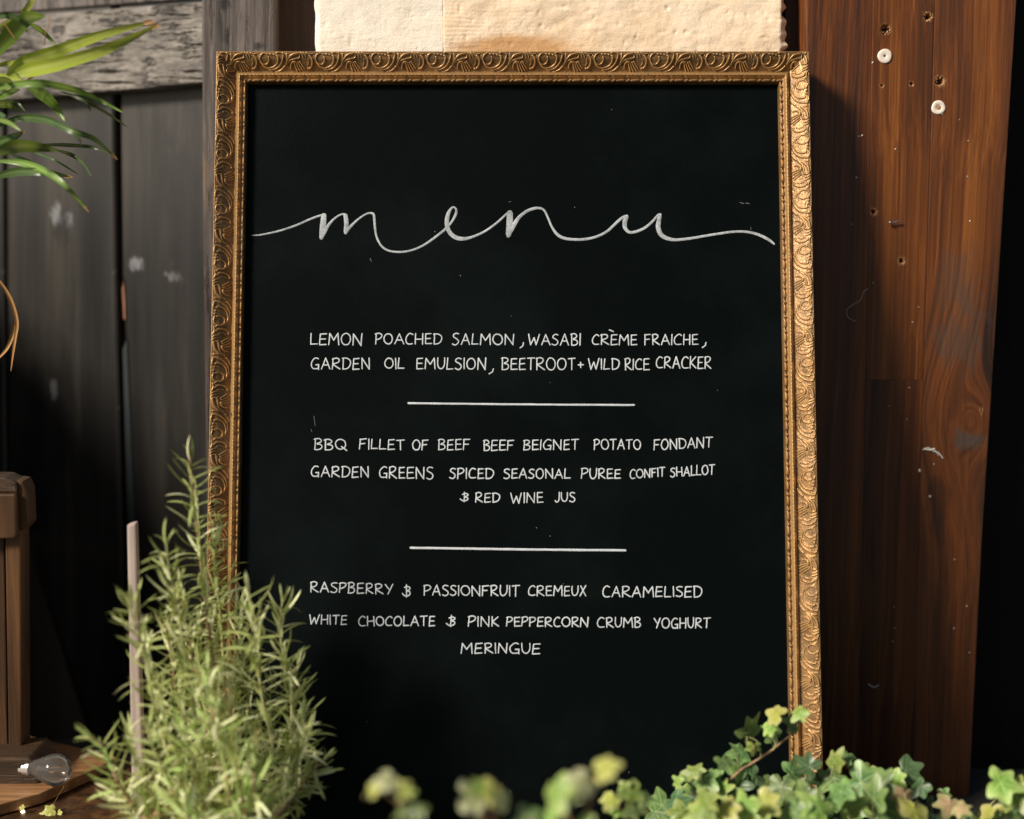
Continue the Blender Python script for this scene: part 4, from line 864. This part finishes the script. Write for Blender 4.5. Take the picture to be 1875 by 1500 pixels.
def put_ivy(parent, px, py, size, Y, mt, rr, flat=None):
    c = W(px, py, Y); s_ = size*PXM*0.74*(c-CP).length/DIST
    tip = Vector((rr.uniform(-.9, .9), rr.uniform(-.5, .1), rr.uniform(-.9, .5))).normalized()
    nrm = Vector((rr.uniform(-.9, .6), -0.7+rr.uniform(-.3, .4), rr.uniform(-.1, 1.1))).normalized() if flat is None else Vector(flat).normalized()
    tip = (tip-nrm*tip.dot(nrm)).normalized(); side = tip.cross(nrm).normalized()
    Mx = Matrix.Translation(c) @ Matrix((side, tip, nrm)).transposed().to_4x4() @ Matrix.Diagonal((s_*rr.uniform(.85, 1.1), s_, s_, 1))
    o = bpy.data.objects.new('leaf', rr.choice(IV[mt])); COL.objects.link(o); o.parent = parent; o.matrix_local = Matrix.Translation(-wloc(parent)) @ Mx
    # leaf stalk
    b = c - tip*s_*0.18; e = b + Vector((rr.uniform(-.006, .006), rr.uniform(0.0, .010), -s_*rr.uniform(0.8, 1.3)))
    m_ = (b+e)/2+Vector((rr.uniform(-.002, .002), -.002, 0)); v, f = tube_geo([b, m_, e], 0.00055, 5)
    k = link('leaf_stalk', mesh('leaf_stalk', v, f), M['stem_green'] if rr.random() < .6 else M['stem_brown'], smooth=True); k.parent = parent; k.location = -wloc(parent)
    return o
TRX = (W(650, 1500, -0.4).x, W(2000, 1500, -0.25).x)
ivy1 = empty('ivy_plant', (W(1500, 1500, -0.2).x, -0.2, -0.335), 'mass of grey green ivy with a trailing shoot climbing over the lower right frame corner', 'ivy')
rr = random.Random(5)
A1 = [(1372, 1342, 50, 'ivy', 0), (1410, 1330, 32, 'ivy_light', 0), (1422, 1309, 36, 'ivy_yellow', 0), (1466, 1304, 30, 'ivy_light', 0), (1455, 1325, 34, 'ivy', 0), (1418, 1347, 36, 'ivy', 0), (1357, 1378, 40, 'ivy', 0), (1380, 1368, 24, 'ivy_light', 0), (1327, 1393, 34, 'ivy', 0), (1355, 1405, 46, 'ivy_light', 0),
      (1298, 1423, 52, 'ivy', 0), (1315, 1445, 40, 'ivy_light', 0), (1275, 1410, 26, 'ivy_light', 0), (1262, 1425, 24, 'ivy', 0), (1265, 1452, 44, 'ivy', 0), (1292, 1462, 46, 'ivy_light', -.1), (1380, 1423, 44, 'ivy_dark', .02), (1412, 1430, 30, 'ivy', 0), (1482, 1405, 42, 'ivy_dark', 0), (1528, 1397, 38, 'ivy_light', 0), (1548, 1385, 32, 'ivy', 0),
      (1575, 1433, 70, 'ivy', 0), (1528, 1425, 50, 'ivy', 0), (1588, 1412, 36, 'ivy_light', 0), (1620, 1432, 46, 'ivy', -.03), (1540, 1449, 52, 'ivy', -.05), (1472, 1457, 58, 'ivy', -.05), (1658, 1412, 48, 'ivy_dark', 0), (1685, 1440, 38, 'ivy_dark', 0), (1655, 1457, 36, 'ivy_pink', -.05), (1675, 1483, 62, 'ivy_yellow', -.08), (1728, 1453, 24, 'ivy', 0),
      (1738, 1472, 40, 'ivy_pink', -.05), (1758, 1480, 30, 'ivy_pink', -.05), (1832, 1433, 54, 'ivy_light', -.05), (1855, 1450, 60, 'ivy_light', -.05), (1815, 1490, 46, 'ivy_yellow', -.05), (1502, 1483, 58, 'ivy_light', -.1), (1455, 1487, 60, 'ivy', -.1), (1398, 1467, 48, 'ivy_yellow', -.1), (1365, 1473, 54, 'ivy_light', -.1), (1328, 1480, 52, 'ivy_yellow', -.1),
      (1285, 1487, 50, 'ivy_light', -.1), (1212, 1474, 56, 'ivy', 0), (1234, 1470, 50, 'ivy_dark', 0), (1268, 1414, 28, 'ivy_light', 0), (1290, 1425, 44, 'ivy', 0), (1242, 1432, 22, 'ivy_light', 0), (1430, 1440, 44, 'ivy', 0), (1600, 1465, 54, 'ivy', -.04), (1345, 1440, 44, 'ivy_dark', .02), (1500, 1435, 44, 'ivy_dark', .02), (1560, 1480, 54, 'ivy_light', -.06), (1620, 1480, 50, 'ivy', -.04), (1248, 1488, 46, 'ivy_light', -.05),
      (1450, 1415, 40, 'ivy', .02), (1640, 1425, 30, 'ivy_light', 0), (1700, 1478, 34, 'ivy', 0), (1775, 1492, 36, 'ivy', -.03), (1868, 1480, 44, 'ivy', -.03)]
for x, y, s_, mt, dY in A1: put_ivy(ivy1, x, y, s_*1.12, -0.17+dY+rr.uniform(-.02, .02), mt, rr)
for k in range(120):
    x = rr.uniform(1195, 1930); top = 1440+12*math.sin(x*0.02) if x < 1650 else 1480
    y = rr.uniform(top, 1620); put_ivy(ivy1, x, y, rr.uniform(28, 58), -0.12-0.22*(y-1430)/200+rr.uniform(-.04, .04), rr.choice(['ivy', 'ivy', 'ivy_dark', 'ivy_dark', 'ivy_dark', 'ivy_light']), rr)
def vine(parent, pts, Y, r, m):
    q = catmull([tuple(W(x, y, Y if not hasattr(Y, '__len__') else Y[i])) for i, (x, y) in enumerate(pts)], 5); o = tube('stem', q, [r*(0.45+0.55*i/len(q)) for i in range(len(q))], m, seg=7); o.parent = parent; o.location = -wloc(parent)
vine(ivy1, [(1462, 1318), (1450, 1342), (1430, 1360), (1405, 1380), (1378, 1397), (1350, 1416), (1330, 1450), (1335, 1560)], -.165, 0.0016, M['stem_brown'])
for pts in ([(1372, 1350), (1388, 1360), (1394, 1388)], [(1414, 1350), (1420, 1362), (1415, 1374)], [(1340, 1372), (1350, 1390), (1352, 1412)], [(1548, 1385), (1556, 1410), (1570, 1450)], [(1655, 1420), (1672, 1445), (1690, 1500), (1690, 1560)], [(1840, 1440), (1825, 1462), (1800, 1492), (1780, 1560)], [(1738, 1465), (1760, 1485), (1800, 1492)], [(1215, 1480), (1235, 1500), (1240, 1560)]):
    vine(ivy1, pts, -.172, 0.0009, M['stem_green'])
ivy2 = empty('ivy_plant', (W(900, 1500, -0.5).x, -0.47, -0.30), 'blurred cream and yellow green ivy shoots closest to the camera, bottom centre', 'ivy')
A2 = [(706, 1428, 44, 'ivy_cream', 0), (680, 1448, 32, 'ivy_yellow', 0), (733, 1446, 36, 'ivy_yellow', 0), (738, 1486, 30, 'ivy', 0), (768, 1481, 34, 'ivy', 0), (750, 1452, 22, 'ivy_light', 0), (862, 1458, 60, 'ivy_cream', 0), (893, 1446, 56, 'ivy_yellow', .01), (922, 1467, 42, 'ivy_cream', 0), (874, 1438, 34, 'ivy_light', 0),
      (1018, 1446, 62, 'ivy_light', 0), (1070, 1430, 52, 'ivy_cream', 0), (1104, 1408, 48, 'ivy_yellow', 0), (1045, 1452, 40, 'ivy_cream', 0), (965, 1492, 48, 'ivy', .02), (1003, 1492, 40, 'ivy_light', .02), (1074, 1498, 30, 'ivy_light', 0)]
for x, y, s_, mt, dY in A2: put_ivy(ivy2, x, y, s_*1.1, -0.51+dY, mt, rr, (rr.uniform(-.9, .7), -.6, rr.uniform(.2, 1.1)))
for pts in ([(700, 1452), (728, 1470), (745, 1500), (760, 1640)], [(880, 1470), (885, 1500), (890, 1640)], [(870, 1475), (905, 1500), (895, 1640)], [(1030, 1465), (1042, 1500), (1040, 1640)], [(1092, 1420), (1085, 1455), (1072, 1500), (1060, 1640)], [(760, 1482), (745, 1490), (730, 1488)], [(965, 1495), (975, 1540), (985, 1640)]):
    vine(ivy2, pts, -.505, 0.0017, M['stem_brown'])
ivy3 = empty('ivy_plant', (W(1150, 1500, -0.3).x, -0.3, -0.33), 'small olive and pale ivy shoot between the blurred shoots and the ivy mass', 'ivy')
for x, y, s_, mt in ((1119, 1463, 38, 'ivy_yellow'), (1160, 1448, 46, 'ivy_light'), (1156, 1478, 40, 'ivy'), (1130, 1485, 26, 'ivy_light'), (1143, 1440, 24, 'ivy_light'), (1178, 1462, 30, 'ivy')): put_ivy(ivy3, x, y, s_*1.1, -0.30, mt, rr)
for pts in ([(1120, 1460), (1138, 1480), (1142, 1520), (1140, 1620)], [(1160, 1460), (1150, 1490), (1142, 1530)]): vine(ivy3, pts, -.295, 0.0011, M['stem_brown'])
ivy4 = empty('ivy_sprig', W(95, 1500, -0.08), 'tiny star leaved ivy sprig beside the fairy light at bottom left', 'ivy')
for x, y, s_ in ((92, 1484, 24), (108, 1488, 14), (70, 1494, 16), (40, 1478, 10)): put_ivy(ivy4, x, y, s_, -0.08, 'ivy_yellow', rr)

# trough that the ivy grows in, just below the picture
tr = empty('planter_trough', ((TRX[0]+TRX[1])/2, -0.33, GZ), 'dark wooden planter trough below the ivy, under the bottom edge', 'planter')
x0, x1 = -0.14, 0.50
def bxm(name, a, b, m, parent):
    a, b = Vector(a), Vector(b); o = link(name, prism_mesh([(a.x, a.y, a.z), (b.x, a.y, a.z), (b.x, b.y, a.z), (a.x, b.y, a.z)], Vector((0, 0, b.z-a.z)), 0.0015, name), m); o.parent = parent; o.location = -Vector(parent.location); return o
bxm('side_board', (x0, -0.61, GZ+.002), (x1, -0.595, -0.395), M['crate_dark'], tr); bxm('side_board', (x0, -0.135, GZ+.002), (x1, -0.12, -0.395), M['crate_dark'], tr)
bxm('end_board', (x0, -0.594, GZ+.002), (x0+.015, -0.136, -0.395), M['crate_dark'], tr); bxm('end_board', (x1-.015, -0.594, GZ+.002), (x1, -0.136, -0.395), M['crate_dark'], tr)
bxm('soil', (x0+.016, -0.593, GZ+.01), (x1-.016, -0.137, -0.405), M['soil'], tr)

# slatted crates added out of view at left, to shade the lower door half
st_ = empty('added_shade_crates', (-1.02, 0.15, GZ), 'added stack of dark slatted crates out of view at left, shading the lower door', 'crates')
for k in range(3):
    z = GZ+0.002+k*0.243
    for sx in (-1.16, -0.90):
        for i_ in range(3): bxm('added_crate_slat', (sx, -0.12, z+0.005+i_*0.079), (sx+0.012, 0.62, z+0.079+i_*0.079), M['crate_dark'], st_)
    for sy in (-0.12, 0.605):
        bxm('end_board', (-1.147, sy+0.001, z+0.004), (-0.901, sy+0.014, z+0.240), M['crate_dark'], st_)  # end boards of the added shade crates
